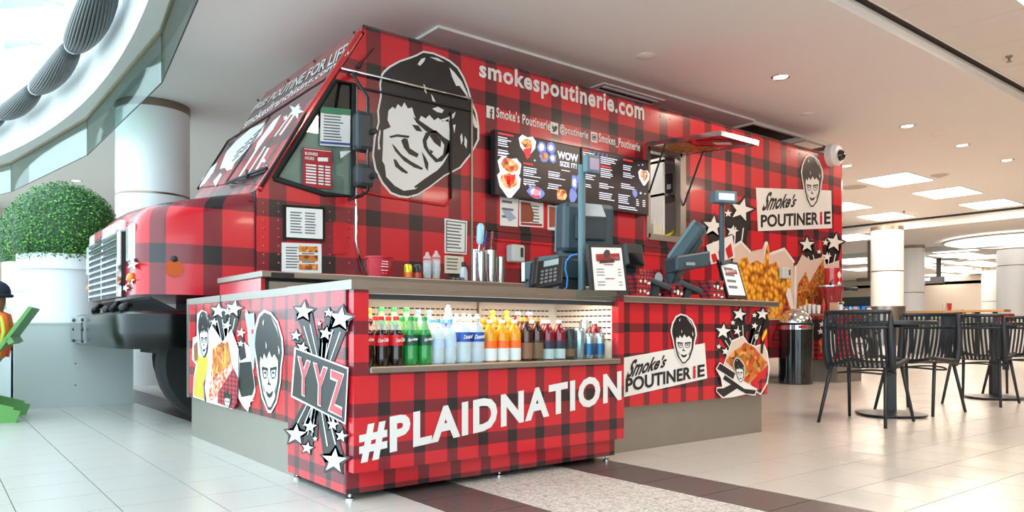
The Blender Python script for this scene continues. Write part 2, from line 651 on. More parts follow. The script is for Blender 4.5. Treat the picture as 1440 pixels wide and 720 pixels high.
# ================================================================ ceiling
ZC, ZC2 = 3.7, 3.8
ce = MB()
ys = [3.52 + i * (24 - 3.52) / 28 for i in range(29)]
for a, b in zip(ys[:-1], ys[1:]):
    ce.add([(arc_x(a), a, ZC), (24 + 0 * a - 3, a, ZC), (21, b, ZC), (arc_x(b), b, ZC), (arc_x(a), a, ZC + .3), (21, a, ZC + .3), (21, b, ZC + .3), (arc_x(b), b, ZC + .3)],
           [(0, 1, 2, 3), (4, 5, 6, 7)])
ce.add([(arc_x(3.52), 3.52, ZC), (21, 3.52, ZC), (21, 3.52, ZC + .3), (arc_x(3.52), 3.52, ZC + .3)], [(0, 1, 2, 3)])
ce.box(-9, 21, 24, 36, ZC, ZC + .3)
ceil_o = ce.build('ceiling', M['ceiling'], None, kind='structure')
# dropped ceiling farther down the hall, stepping down at a beam
MB().box(21, 27, -7, 36, 3.45, 4.0).build('ceiling_far', M['ceiling'], None, kind='structure')
MB().box(27, 62, -7, 36, 3.40, 4.0).build('ceiling_hall_end', M['ceiling'], None, kind='structure')
MB().box(26.2, 26.6, -7, 36, 3.31, 3.46).build('trim_1', M['bulk'], None, kind='structure')
MB().box(20.9, 21.0, -7, 36, 3.66, 3.72).build('trim_2', M['dark_gap'], None, kind='structure')
MB().box(30.4, 30.6, -7, 36, 3.34, 3.41).build('trim_3', M['bulk'], None, kind='structure')
# tile ceiling over the near aisle, a little higher, behind a dark air slot
cb = MB()
ys2 = [-7 + i * (3.40 + 7) / 12 for i in range(13)]
for a, b in zip(ys2[:-1], ys2[1:]):
    cb.add([(max(-9, arc_x(a)), a, ZC2 + .012), (21, a, ZC2 + .012), (21, b, ZC2 + .012), (max(-9, arc_x(b)), b, ZC2 + .012)], [(0, 1, 2, 3)])
near_c = cb.build('ceiling_near', M['dark_gap'], None, kind='structure')
MB().box(arc_x(3.4), 21, 3.40, 3.52, ZC2 + .03, ZC2 + .05).build('air_slot', M['dark_gap'], near_c)
MB().box(arc_x(3.4), 21, 3.385, 3.40, ZC2 - .012, ZC2 + .03).build('slot_lip', M['cpanel'], near_c)
MB().box(arc_x(3.4), 21, 3.505, 3.52, ZC2 - .02, ZC2 + .01).build('slot_edge', M['cpanel'], ceil_o)
pw = 0.86
pm = MB().box(0.003, pw - .003, 0.003, 1.72 - .003, ZC2, ZC2 + .011).mesh('ceiling_panel', M['ctile'])
for i in range(-1, 15):
    for j in range(0, 5):
        x0, y0 = 8.26 + (i - 6) * pw, 3.385 - 1.72 * (j + 1)
        if x0 < arc_x(max(y0, -4)) + .1:
            continue
        o = bpy.data.objects.new('ceiling_panel', pm)
        COL.objects.link(o)
        o.location = (x0, y0, 0)
        o.parent = near_c
# pale panel strip above the truck roof with an air vent, then an open ceiling hatch
for i in range(6):
    x0 = 3.92 + i * 0.885
    MB().box(x0 + .004, x0 + .881, 6.16, 8.6, ZC - .03, ZC - .002).build('ceiling_panel', M['cpanel'], ceil_o)
hb = MB()
hb.box(9.25, 11.7, 6.2, 6.24, ZC - .05, ZC - .004)
hb.box(9.25, 9.3, 6.24, 8.4, ZC - .05, ZC - .004)
hb.box(11.66, 11.7, 6.24, 8.4, ZC - .05, ZC - .004)
hb.build('hatch_frame', M['ctile'], ceil_o)
MB().box(9.3, 11.66, 6.24, 8.4, ZC - .012, ZC - .004).build('hatch_shade_sheet', M['dark_gap'], ceil_o)  # flat dark sheet, its colour standing in for the shade inside the hatch
MB().box(10.55, 10.65, 6.24, 8.4, ZC - .06, ZC - .013).build('hatch_rail', M['ctile'], ceil_o)
MB().box(10.75, 11.3, 6.3, 7.2, ZC - .05, ZC - .013).build('hatch_panel', M['cpanel'], ceil_o)
v = thing('ceiling_vent', 'white slatted air vent in the pale ceiling strip above the truck', 'vent', (6.9, 6.6, ZC - .03))
MB().box(6.35, 7.45, 6.3, 6.95, ZC - .045, ZC - .03).build('frame', M['cpanel'], v)
for q in range(5):
    MB().box(6.42, 7.38, 6.36 + q * .115, 6.40 + q * .115, ZC - .06, ZC - .045).build('slat', M['white'], v)
for q in range(4):
    MB().box(6.42, 7.38, 6.405 + q * .115, 6.47 + q * .115, ZC - .05, ZC - .045).build('gap', M['dark_gap'], v)

# ---- atrium edge, fascia and glass smoke baffles at the left
fas = MB()
n = 40
yy = [-6 + i * 30 / n for i in range(n + 1)]
for a, b in zip(yy[:-1], yy[1:]):
    fas.add([(arc_x(a), a, ZC), (arc_x(b), b, ZC), (arc_x(b), b, 9.0), (arc_x(a), a, 9.0)], [(0, 1, 2, 3)])
fas.build('wall_atrium', M['white'], None, smooth='all', kind='structure')
lip = MB()
for a, b in zip(yy[:-1], yy[1:]):
    if a < 3.5:
        continue
    lip.add([(arc_x(a) + .0, a, ZC - .006), (arc_x(a) + .34, a, ZC - .006), (arc_x(b) + .34, b, ZC - .006), (arc_x(b), b, ZC - .006)], [(0, 1, 2, 3)])
lip.build('trim_4', M['bulk'], None, kind='structure')
seam = MB()
for a in (6.2, 8.8, 11.4, 14.0, 16.6):
    seam.bar((arc_x(a) - .002, a, ZC), (arc_x(a + .6) - .002, a + .6, 9.0), .012, .004, (1, 0, 0))
seam.build('trim_5', M['bulk'], None, kind='structure')
bafv = [floor_at(241, 0, ZC), floor_at(226.5, 41, ZC), floor_at(122, 165, ZC), floor_at(15, 228, ZC)]
d0 = (bafv[0] - bafv[1])
bafv[0] = bafv[1] + d0.normalized() * 3.9
bafv.insert(0, bafv[0] + Vector((-.95, -3.7, 0)))
bafv.append(bafv[-1] + Vector((-1.2, 3.9, 0)))
bafv.append(bafv[-1] + Vector((-1.9, 3.6, 0)))
gb = thing('glass_baffle', 'faceted glass smoke baffle hanging below the curved atrium edge', 'glass panel', bafv[2])
for a, b in zip(bafv[:-1], bafv[1:]):
    d = (b - a)
    nrm = Vector((d.y, -d.x, 0)).normalized() * .012
    e = d.normalized() * .004
    MB().slab([a + e, b - e, b - e - Vector((0, 0, .53)), a + e - Vector((0, 0, .53))], nrm).build('pane', M['glass'], gb)
    MB().bar(a + Vector((0, 0, -.02)), b + Vector((0, 0, -.02)), .035, .04).build('top_rail', M['gold'], gb)
    MB().bar(a + Vector((0, 0, -.531)) + nrm * .5, b + Vector((0, 0, -.531)) + nrm * .5, .014, .005).build('edge_strip', M['gray_dark'], gb)
# garland of dark cable bundles along the fascia
GAR = [(7.4, 4.62, .0), (9.6, 4.33, 0), (12.75, 4.33, 0), (15.6, 4.33, 0), (18.4, 4.3, 0)]
cable = mat('black_cable_bundle', '2B3234', 0.35, vary=0.2, scale=40)
gt = [5.9, 8.15, 10.53, 12.72, 14.58, 16.7]
gar_names = ['nearest', 'second', 'third', 'fourth', 'far']
for s in range(5):
    a, b = gt[s], gt[s + 1]
    g = thing('cable_bundle', ['thick dark cable bundle tied along the atrium wall, above the truck cab', 'dark cable bundle on the white atrium wall, at the top edge of the view', 'dark cable bundle on the atrium wall, between two white ties', 'dark cable bundle on the atrium wall, ending at the left edge', 'dark cable bundle at the far end of the atrium wall'][s], 'cable', (arc_x(a) - .25, a, 4.2), group='cable bundles along the atrium wall')
    nst = 30
    st = MB()
    for k in range(nst):
        ph = 2 * math.pi * k / nst
        pts = []
        for t in range(13):
            q = t / 12
            y = a + (b - a) * q
            rad = .065 + (.095, .105, .075, .07, .07)[s] * math.sin(math.pi * q) ** .5
            zc = 4.20 - .05 * math.sin(math.pi * q)
            ang = ph + q * 0.8
            pts.append((arc_x(y) - .24 + rad * math.cos(ang), y, zc + rad * math.sin(ang)))
        st.tube(pts, .017, 6)
    st.build('strands', cable, g, smooth='all', kind='stuff')
    core = MB().tube([(arc_x(a + (b - a) * t / 10) - .24, a + (b - a) * t / 10, 4.20 - .05 * math.sin(math.pi * t / 10)) for t in range(11)], [.06 + (.09, .1, .07, .065, .065)[s] * math.sin(math.pi * t / 10) ** .5 for t in range(11)], 14)
    core.build('core', cable, g, smooth='all')
    MB().tube([(arc_x(b) - .24 + .085 * math.cos(q * .52), b, 4.2 + .085 * math.sin(q * .52)) for q in range(13)], .012, 6).build('tie', M['white'], g, smooth='all')
# spot lamps on the atrium wall
for nm, y, z, lb in (('spot_lamp', 12.3, 5.42, 'white floodlight high on the atrium wall, in the top left corner'), ('spot_lamp', 13.4, 5.1, 'small white round spotlight under the corner floodlight on the atrium wall')):
    x = arc_x(y)
    sp = thing(nm, lb, 'lamp', (x - .3, y, z))
    if z > 5.3:
        MB().obox((x - .5, y, z), (.28, 0, .1), (0, .32, 0), (-.05, 0, .14)).build('housing', M['pot'], sp, bevel=.04)
        MB().obox((x - .16, y, z - .02), (.16, 0, 0), (0, .06, 0), (0, 0, .05)).build('bracket', M['pot'], sp)
        MB().obox((x - .55, y, z - .155), (.2, 0, .07), (0, .25, 0), (-.004, 0, .012)).build('lens', M['case_glass'], sp)
    else:
        MB().tube([(x - .16, y, z), (x - .3, y, z), (x - .42, y, z - .02), (x - .5, y, z - .03)], [.09, .12, .16, .17], 18).build('housing', M['pot'], sp, smooth=True)
        MB().tube([(x, y, z), (x - .17, y, z)], .04, 10).build('bracket', M['pot'], sp, smooth=True)
        MB().tube([(x - .5, y, z - .03), (x - .515, y, z - .032)], .15, 18).build('lens', M['case_glass'], sp, smooth=True)

# ================================================================ walls and columns
MB().box(-9, 62, 35.8, 36, 0, 4).build('wall_back', M['beige'], None, kind='structure')
MB().box(2.5, 62, -7.2, -7, 0, 4).build('wall_right_light_block', M['beige'], None, kind='structure')  # unseen wall, added to keep daylight off the right side
MB().box(40, 40.3, -7, 36, 0, 3.38).build('wall_hall', M['beige'], None, kind='structure')
MB().box(61.8, 62, -7, 36, 0, 4).build('wall_far', M['beige'], None, kind='structure')
# brown fascia band with a pale wall below, behind the planter
pb = Plane((0, 22, 0), (0, -1, 0))
MB().box(-4, 9.5, 22.0, 22.2, 0, 3.7).build('wall_left', M['beige'], None, kind='structure')
zb0, zb1 = pb.at(100, 293).z, pb.at(100, 281).z
MB().box(-4, 9.5, 21.9, 22.0, 2.75, 3.22).build('trim_6', M['brown'], None, kind='structure')
MB().box(-4, 9.5, 21.75, 21.9, 2.62, 2.75).build('trim_7', M['bulk'], None, kind='structure')
gs = thing('exit_sign', 'small green sign on the pale wall behind the topiary balls', 'sign', (0.9, 21.9, 1.3))
c = pb.at(2, 341)
MB().box(c.x - .45, c.x + .1, 21.88, 21.98, c.z - .17, c.z + .17).build('panel', mat('sign_green', '0E8A5A', .5), gs)
MB().box(c.x - .47, c.x + .12, 21.9, 21.995, c.z - .22, c.z + .22).build('frame', M['white'], gs)


def column(px, d, zt, r, label, ringz=(), cuff=None):
    t = d
    dv = ray(px, HORIZON)
    c = Vector((dv.x * t, dv.y * t, 0))
    o = thing('column', label, 'column', c)
    MB().lathe([(r, 0), (r, zt - .1)], c, 40).build('shaft', M['column'], o, smooth=True)
    MB().lathe([(r * 1.015, zt - .1), (r * 1.015, zt)], c, 40).build('top_ring', M['ring'], o, smooth=True)
    for z in ringz:
        MB().lathe([(r + .004, z), (r + .004, z + .025)], c, 40).build('joint', M['ring'], o, smooth=True)
    if cuff:
        MB().lathe([(r + .04, cuff[0]), (r + .04, cuff[1]), (r, cuff[1])], c, 40).build('steel_cuff', M['steel'], o, smooth=True)
    return o


column(215.5, 9.95, 3.7, .452, 'large white round column behind the truck hood', (2.47,))
column(1247.5, 19.9, 3.45, .40, 'white round column with a steel cuff behind the first cafe table', (2.25,), (.3, 1.33))
column(1281, 24.4, 3.45, .40, 'slim white round column just behind the one with the steel cuff', (1.9,))
column(1428, 24.0, 3.38, .52, 'wide white round column at the right edge', (2.75,), (.3, .98))
column(1398, 32.0, 3.35, .47, 'white round column half hidden behind the one at the right edge', (1.9,))

# ---- ceiling lamps
def troffer(c, sx, sy, label, power, group):
    o = thing('ceiling_light', label, 'ceiling light', c, group=group)
    z = c[2]
    MB().box(c[0] - sx / 2 - .02, c[0] + sx / 2 + .02, c[1] - sy / 2 - .02, c[1] + sy / 2 + .02, z - .012, z + .0).build('frame', M['white'], o)
    MB().box(c[0] - sx / 2, c[0] + sx / 2, c[1] - sy / 2, c[1] + sy / 2, z - .02, z - .0125).build('diffuser', M['lamp'], o)
    if power:
        area_light('lamp_light', (c[0], c[1], z - .03), (sx, sy), power, WARM, parent=o)
    return o


TR = [((1259, 254), ZC, 'bright square ceiling light nearest to the truck rear, above the columns'), ((1332, 272), ZC, 'bright square ceiling light, second in the diagonal row from the truck'), ((1393, 288), ZC, 'bright square ceiling light, third in the diagonal row from the truck'), ((1246, 305), ZC, 'bright ceiling light above the column with the steel cuff'), ((1183, 292), ZC, 'ceiling light half hidden behind the truck rear corner')]
for (q, z, lb) in TR:
    p = floor_at(q[0], q[1], z - .02)
    troffer((p.x, p.y, z), 1.15, .95, lb, 95, 'square ceiling lights behind the truck')
FAR = [(1335, 352), (1346, 359), (1381, 362), (1306, 368), (1293, 374), (1364, 370), (1336, 377), (1347, 381), (1376, 383), (1318, 387), (1346, 388), (1400, 373), (1404, 378), (1378, 391), (1191, 364), (1204, 369), (1215, 379), (1275, 364), (1195, 335)]
ROWS = [(340, 'nearest'), (355, 'second'), (366, 'third'), (375, 'fourth'), (384, 'fifth'), (400, 'farthest')]
NTH = ['leftmost', 'second from the left', 'third from the left', 'fourth from the left', 'fifth from the left', 'sixth from the left']
cnt_row = {}
for i, q in enumerate(sorted(FAR)):
    z = 3.45 if q[1] < 340 else 3.40
    p = floor_at(q[0], q[1], z - .02)
    rw = [nm for lim, nm in ROWS if q[1] < lim][0]
    cnt_row[rw] = cnt_row.get(rw, 0) + 1
    troffer((p.x, p.y, z), 1.5, 1.3, 'small distant ceiling light, %s in the %s row of the hall end' % (NTH[cnt_row[rw] - 1], rw), 40 if i % 3 == 0 else 0, 'distant ceiling lights in the hall end')
# a wide oval lamp at the right edge
p = floor_at(1440, 341, 3.3)
o = thing('oval_ceiling_light', 'wide oval glowing ceiling light at the right edge', 'ceiling light', p)
MB().lathe([(.3, .0), (1.9, .02), (2.05, .06), (2.05, .1)], p, 40).build('diffuser', M['lamp_oval'], o, smooth=True)
MB().lathe([(2.06, .05), (2.14, .06), (2.14, .1)], p, 40, caps=False).build('rim', M['white'], o, smooth=True)


def downlight(q, z, label, power, rr=.1):
    p = floor_at(q[0], q[1], z)
    o = thing('downlight', label, 'ceiling light', p, group='round recessed downlights')
    MB().lathe([(rr * .8, -.004), (rr, -.012), (rr * 1.12, -.003), (rr * 1.12, 0)], p, 24, caps=False).build('ring', M['chrome'], o, smooth=True)
    MB().lathe([(rr * .01, -.006), (rr * .8, -.006), (rr * .8, -.002)], p, 24).build('lens', M['lamp_soft'], o)
    if power:
        area_light('lamp_light', (p.x, p.y, z - .03), (rr * 1.6, rr * 1.6), power, WARM, parent=o, shape='DISK')


for q, lb in (((1098, 108), 'round recessed downlight above the truck logo sign'), ((1276, 177), 'round recessed downlight beyond the truck rear corner'), ((1353, 204), 'round recessed downlight, middle of the three at the upper right'), ((1416, 225), 'round recessed downlight, rightmost of the three at the upper right'), ((1191, 233), 'round recessed downlight beside the security camera'), ((107, 254), 'round recessed downlight above the topiary balls'), ((88, 272), 'small round recessed downlight just over the left topiary ball')):
    downlight(q, ZC, lb, 16)
for q, lb, rr in (((908, 79), 'flat white round ceiling disc above the truck website lettering', .1), ((1321, 246), 'cone shaped beige ceiling sensor between two square lights', .17), ((1200, 263), 'flat beige round speaker grille in the ceiling beside the truck rear', .28), ((1320, 189), 'tiny flat ceiling disc between downlights', .09), ((1135, 160), 'small flat ceiling disc near the truck roof', .09)):
    p = floor_at(q[0], q[1], ZC)
    o = thing('ceiling_disc', lb, 'ceiling disc', p)
    MB().lathe([(rr * .2, -.05 if rr == .17 else -.016), (rr * .8, -.012), (rr, -.002)], p, 24).build('plate', M['beige'] if rr > .12 else M['cpanel'], o, smooth=True)
    MB().lathe([(rr * 1.08, -.006), (rr * 1.08, 0)], p, 24).build('rim', M['ctile'], o)
# sprinkler heads
for q, z, lb in (((1419, 79), ZC2, 'small brass sprinkler head in the tiled ceiling at the upper right'), ((1271, 297), ZC, 'small sprinkler head between the square ceiling lights')):
    p = floor_at(q[0], q[1], z)
    o = thing('sprinkler', lb, 'sprinkler', p)
    MB().lathe([(.035, 0), (.03, -.015), (.012, -.02), (.012, -.06)], p, 12).build('stem', M['ring'], o)
    MB().lathe([(.03, -.062), (.03, -.066)], p, 12).build('deflector', M['ring'], o)
# corner lamp in view; the rest unseen, added to light the near aisle
for (x, y, lb) in ((8.45, 2.08, 'bright square ceiling light cut by the top right corner'), (4.6, 1.0, 'added square ceiling light over the near aisle, in front of the cooler'), (12.6, 1.0, 'added square ceiling light over the near aisle, beyond the tables'), (4.6, -3.0, 'added square ceiling light over the aisle, behind the viewer'), (8.9, -3.0, 'added square ceiling light over the aisle, far to the right')):
    troffer((x, y, ZC2), 1.2, .9, lb, 85, 'square lights in the tiled ceiling')

# ================================================================ FOOD TRUCK
SIDE = Plane((0, YT, 0), (0, -1, 0))
WS_A, WS_B = Vector((2.026, 0, 1.828)), Vector((2.95, 0, 3.345))
WSL = Plane(WS_A, (-(WS_B.z - WS_A.z), 0, WS_B.x - WS_A.x))
YT2, XR, ZTOP, ZBOT = 8.15, 10.84, 3.345, 0.33


def ws_x(z):
    return WS_A.x + (z - WS_A.z) * (WS_B.x - WS_A.x) / (WS_B.z - WS_A.z)


truck = thing('food_truck', 'large red and black plaid step van food truck with a serving hatch', 'truck', (6.4, 6.95, 0))
P = SIDE.at
# near side skin with cab window and serving hatch cut out
win = [(386, 251), (471, 113), (498, 118), (497, 276), (456, 273)]
hat = [(910, 210), (957, 219), (957, 322), (910, 331)]
HX0, HX1 = P(910, 210).x, P(957, 219).x
HZ0, HZ1 = 1.80, 2.79
hole_w = [P(x, y) for x, y in win]
hole_h = [(HX0, YT, HZ0), (HX1, YT, HZ0), (HX1, YT, HZ1), (HX0, YT, HZ1)]
sk = MB()
outer = [(2.005, YT, ZBOT), (XR, YT, ZBOT), (XR, YT, ZTOP - .09), (ws_x(ZTOP - .09), YT, ZTOP - .09), (2.026, YT, 1.828), (2.005, YT, 1.79)]
sk.slab(outer, (0, .03, 0), [hole_w, hole_h])
side = sk.build('side_panel', M['plaid_truck'], truck)
# rounded roof edge, roof, far side, rear, front
ed = MB()
nq = 6
pr = [(YT + .09 - .09 * math.cos(a * math.pi / 2 / nq), ZTOP - .09 + .09 * math.sin(a * math.pi / 2 / nq)) for a in range(nq + 1)]
for (ya, za), (yb, zb) in zip(pr[:-1], pr[1:]):
    ed.add([(ws_x(za), ya, za), (XR, ya, za), (XR, yb, zb), (ws_x(zb), yb, zb)], [(0, 1, 2, 3)])
ed.add([(XR, YT, ZTOP - .09)] + [(XR, a, b) for a, b in pr] + [(XR, YT + .09, ZTOP - .09)], [tuple(range(len(pr) + 2))])
ed.build('roof_edge', M['plaid_truck'], truck, smooth='all')
MB().box(WS_B.x, XR, YT + .09, YT2, ZTOP - .03, ZTOP).build('roof', M['red_paint'], truck)
MB().slab([(2.005, YT2, ZBOT), (XR, YT2, ZBOT), (XR, YT2, ZTOP), (WS_B.x, YT2, ZTOP), (2.026, YT2, 1.828)], (0, -.03, 0)).build('far_side_panel', M['plaid_truck'], truck)
MB().box(XR - .03, XR, YT + .03, YT2 - .03, ZBOT, ZTOP - .03).build('rear_panel', M['red_paint'], truck)
MB().box(XR - .01, XR + .03, YT - .004, YT + .05, ZBOT, ZTOP - .12).build('rear_corner_trim', M['red_paint'], truck, bevel=.015)
MB().box(2.1, XR, YT + .05, YT2 - .05, .45, .5).build('floor_pan', M['blackm'], truck)
# front windscreen wall
nW = WSL.n


def ws_pt(y, z, off=0.0):
    return Vector((ws_x(z), y, z)) + nW * off


wsw = MB()
pt_in = [(YT + .24, 1.93), (YT2 - .18, 1.93), (YT2 - .18, 2.70), (YT + .24, 2.70)]
wsw.slab([ws_pt(YT, 1.80), ws_pt(YT2, 1.80), ws_pt(YT2, ZTOP), ws_pt(YT + .09, ZTOP), ws_pt(YT, ZTOP - .09)], -nW * .03)
scr = wsw.build('windscreen_wall', M['plaid_screen'], truck)
MB().bar((2.018, YT + .015, 1.80), (ws_x(ZTOP - .1), YT + .015, ZTOP - .1), .05, .05, nW).build('windscreen_pillar', M['red_paint'], truck, bevel=.015)
W_ = WSL.at
for quad, nm in (([(458, 114), (381, 164), (320, 257), (366, 260)], 'pane'), ([(378, 166), (323, 200), (281, 264), (316, 259)], 'pane')):
    q3 = [W_(x, y, .004) for x, y in quad]
    pn = MB().slab(q3, nW * .006).build(nm, M['plaid_screen'], scr)
gk = [(462, 109), (321, 198), (278, 266)]
g = MB()
g.tube([W_(*q, .008) for q in gk], .012, 6)
g.tube([W_(*q, .008) for q in ((462, 109), (367, 262))], .014, 6)
g.tube([W_(*q, .008) for q in ((380, 164), (318, 258))], .009, 6)
g.build('window_gasket', M['rubber'], scr, smooth='all')
SMK = WSL
b = MB()
for poly in ([(374, 171), (352, 181), (332, 198), (318, 214), (311, 232), (309, 238), (316, 236), (319, 240), (326, 238), (330, 229), (352, 205), (368, 188)],
             [(296, 236), (306, 228), (300, 242), (288, 258), (280, 264), (284, 252)],
             [(300, 255), (310, 243), (312, 246), (303, 262)], [(396, 160), (384, 170), (362, 200), (358, 211), (364, 208), (374, 194), (384, 182)]):
    b.poly([W_(x, y, .012) for x, y in poly])
b.build('speech_bubble_print', M['vinyl_white'], scr, fix=False)
b = MB()
for i in range(9):
    x, y = 326 + (i % 3) * 12 + (i // 3) * 3, 226 - (i % 3) * 12 - (i // 3) * 6
    b.poly([W_(*q, .014) for q in ((x, y), (x + 10, y - 9), (x + 10.5, y - 7.5), (x + .5, y + 1.5))])
b.build('bubble_text_print', M['ink'], scr, fix=False)
print_shape('star_print', SMK, [star(416, 156, 12, .4), star(402, 166, 5, .2), star(374, 236, 5, .2), star(371, 226, 4, .5)], M['vinyl_white'], scr, .012)
b = MB()
for x0, y0, x1, y1, w in ((334, 250, 366, 200, 3), (344, 250, 372, 206, 2), (356, 244, 376, 208, 3), (392, 190, 420, 150, 3), (385, 192, 408, 160, 2)):
    b.poly([W_(*q, .011) for q in ((x0, y0), (x0 + w, y0), (x1 + w, y1), (x1, y1))])
b.build('speed_line_print', M['vinyl_white'], scr, fix=False)
lettering('FREE POUTINE FOR LIFE!', SMK, [(352, 159), (490, 76), (494, 57), (361, 147)], M['vinyl_white'], scr, bold=.02, off=.006)
lettering('smokesfranchising.com', SMK, [(339, 186), (469, 97), (475, 84), (347, 168)], M['vinyl_white'], scr, bold=.02, off=.006)
for q in ((498, 46), (442, 86), (405, 113), (363, 141)):
    MB().ball(W_(q[0], q[1], .004), .014, nu=8, nv=6).build('marker_lamp', mat('marker_dark', '6E2418', .4), scr, smooth='all')
wp = MB()
wp.tube([W_(318, 258, .03), W_(352, 244, .045), W_(375, 236, .03)], .014, 6)
wp.tube([W_(336, 254, .04), W_(375, 240, .02)], .012, 6)
wp.tube([W_(347, 240, .03), W_(347, 249, .06)], .012, 6)
wp.build('wiper', M['blackm'], truck, smooth='all')
# cab interior seen through the window
MB().slab([(2.12, 7.2, 1.5), (3.2, 7.2, 1.5), (3.2, 7.2, 3.25), (2.97, 7.2, 3.25), (2.14, 7.2, 1.9)], (0, .04, 0)).build('cab_lining', M['gray_dark'], truck)
MB().box(3.2, 3.23, YT + .04, 7.24, 1.5, 3.25).build('cab_bulkhead', M['gray_dark'], truck)
MB().box(2.12, 2.9, YT + .06, 7.2, 1.55, 1.75).build('dashboard', M['gray_dark'], truck)
MB().slab([Vector(q) + Vector((0, .012, 0)) for q in hole_w], (0, .008, 0)).build('cab_window', M['cab_glass'], truck)
g = MB()
g.tube([P(x, y, .006) for x, y in win + [win[0]]], .022, 6)
g.build('window_gasket', M['rubber'], truck, smooth='all')
MB().slab([P(x, y, -.024) for x, y in ((392, 248), (436, 182), (496, 176), (496, 275), (456, 272))], (0, .006, 0)).build('window_film', mat('taped_paper', 'AFBCB7', .6, vary=.3, scale=7), truck)
# door lines, trims, gutters, mirrors
MB().tube([P(480, 96, .03), P(662, 139, .03)], .012, 6).build('rain_gutter', M['chrome'], truck, smooth='all')
MB().tube([P(501, 122, .015), P(662, 156, .015)], .009, 6).build('door_track', M['blackm'], truck, smooth='all')
db = MB()
db.tube([P(634, 158, .008), P(634, 278, .008), P(632, 284, .008), P(626, 289, .008), P(540, 276, .008), P(512, 270, .008), P(509, 262, .008)], .012, 6)
db.build('door_window_moulding', M['red_paint'], truck, smooth='all')
MB().tube([P(634, 158, .016), P(634, 280, .016)], .011, 6).build('door_rubber', M['rubber'], truck, smooth='all')
MB().tube([P(501, 122, .012), P(500.5, 337, .012), P(509, 382, .012)], .012, 6).build('door_edge_trim', M['chrome'], truck, smooth='all')
MB().box(P(661, 140).x, P(663.3, 140).x, YT - .02, YT, 1.08, 2.88).build('body_joint_trim', M['steel'], truck)
MB().box(P(577.5, 200).x, P(578.4, 200).x, YT - .004, YT, 1.86, 2.6).build('door_seam', M['ink'], truck)
for z0, z1, pr_ in ((1.575, 1.60, .02), (1.60, 1.665, .012), (1.665, 1.69, .02)):
    MB().box(P(664, 330).x, P(985, 345).x, YT - pr_, YT, z0, z1).build('rub_rail', M['plaid_truck'], truck, bevel=.005)
MB().slab([P(x, y, .001) for x, y in ((468, 312), (487, 314), (486, 357), (468, 358))], (0, -.018, 0)).build('fuel_flap', M['red_paint'], truck, bevel=.012)
rv = MB()
for x in (371, 392, 464, 491, 674):
    for y in range(286, 376, 12):
        q = P(x, y, 0)
        rv.ball((q.x, YT - .001, q.z), .009, .006, .009, 6, 4)
for x in range(690, 1150, 14):
    q = P(x, 82 + (x - 690) * .285, 0)
    rv.ball((q.x, YT - .001, 3.2), .009, .006, .009, 6, 4)
rv.build('rivets', M['red_paint'], truck, kind='stuff')
mb = MB()
mb.tube([P(490, 106, .05), P(497, 106, .12), P(517, 137, .3), P(517.5, 268, .3), P(508, 275, .22), P(490, 281, .04)], .015, 8)
mb.tube([P(497, 104, 0), P(497, 106, .12)], .02, 8)
mir = mb.build('mirror_bracket', M['black'], truck, smooth='all')
for (x0, x1, y0, y1) in ((499, 523, 160, 212), (499, 524, 233, 263)):
    a, c = P(x0, y1, .27), P(x1, y0, .27)
    o = MB().box(a.x, c.x, a.y - .05, a.y + .07, a.z, c.z).build('mirror', M['gray_dark'], truck, bevel=.04)
    MB().box(a.x + .02, c.x - .02, a.y + .072, a.y + .078, a.z + .03, c.z - .03).build('mirror_glass', M['chrome'], o)
    MB().tube([((a.x + c.x) / 2 + .05, a.y - .05, (a.z + c.z) / 2), ((a.x + c.x) / 2 + .06, a.y - .09, (a.z + c.z) / 2)], .025, 8).build('mirror_clamp', M['blackm'], o)
an = MB().tube([P(504, 95, .02), P(509, 88, .03), P(526, 67, .06)], [.018, .008, .004], 6).build('antenna', M['blackm'], truck, smooth='all')

# big portrait emblem
bf = lambda pts: [(520 + x / 3.13, 60 + y / 3.13) for x, y in pts]
f_out = [(235, 36), (205, 52), (185, 60), (155, 70), (130, 78), (105, 92), (85, 103), (60, 125), (50, 140), (42, 180), (46, 230), (33, 300), (36, 350), (18, 420), (10, 500), (22, 560), (52, 620), (90, 665), (130, 680), (165, 684), (210, 672), (265, 638), (330, 588), (358, 574), (400, 552), (425, 520), (442, 500), (465, 460), (482, 425), (482, 370), (472, 310), (450, 255), (435, 200), (415, 150), (390, 108), (355, 78), (325, 62), (280, 43)]
cxb, cyb = 250, 360
f_in = [(cxb + (x - cxb) * .965, cyb + (y - cyb) * .975) for x, y in f_out]
f_face = [(60, 385), (92, 372), (78, 340), (82, 300), (100, 282), (112, 292), (124, 270), (140, 285), (152, 262), (168, 290), (186, 285), (196, 318), (212, 350), (226, 322), (246, 334), (262, 318), (284, 342), (300, 330), (322, 348), (346, 335), (352, 380), (355, 470), (342, 500), (322, 535), (270, 592), (200, 645), (150, 652), (110, 630), (72, 590), (66, 540), (55, 520), (58, 450)]
f_ink = [[(232, 430), (246, 396), (290, 385), (325, 415), (352, 432), (352, 480), (318, 522), (290, 527), (258, 492), (238, 462)],
         [(190, 325), (215, 340), (262, 372), (305, 400), (250, 392), (205, 352)],
         [(85, 412), (120, 403), (176, 410), (170, 420), (120, 414), (92, 420)], [(138, 430), (150, 420), (166, 424), (176, 465), (216, 490), (208, 506), (172, 490), (150, 462)],
         [(96, 444), (110, 455), (140, 492), (178, 520), (234, 552), (230, 560), (196, 550), (150, 520), (112, 478)], [(104, 512), (116, 515), (132, 540), (168, 570), (164, 578), (140, 568), (112, 545)],
         [(228, 478), (246, 505), (258, 530), (256, 566), (244, 548), (238, 520)], [(345, 440), (356, 450), (354, 480), (330, 496)], [(240, 600), (300, 560), (330, 545), (300, 580), (235, 628), (200, 640), (195, 634)], [(185, 360), (215, 365), (232, 392), (205, 388)]]
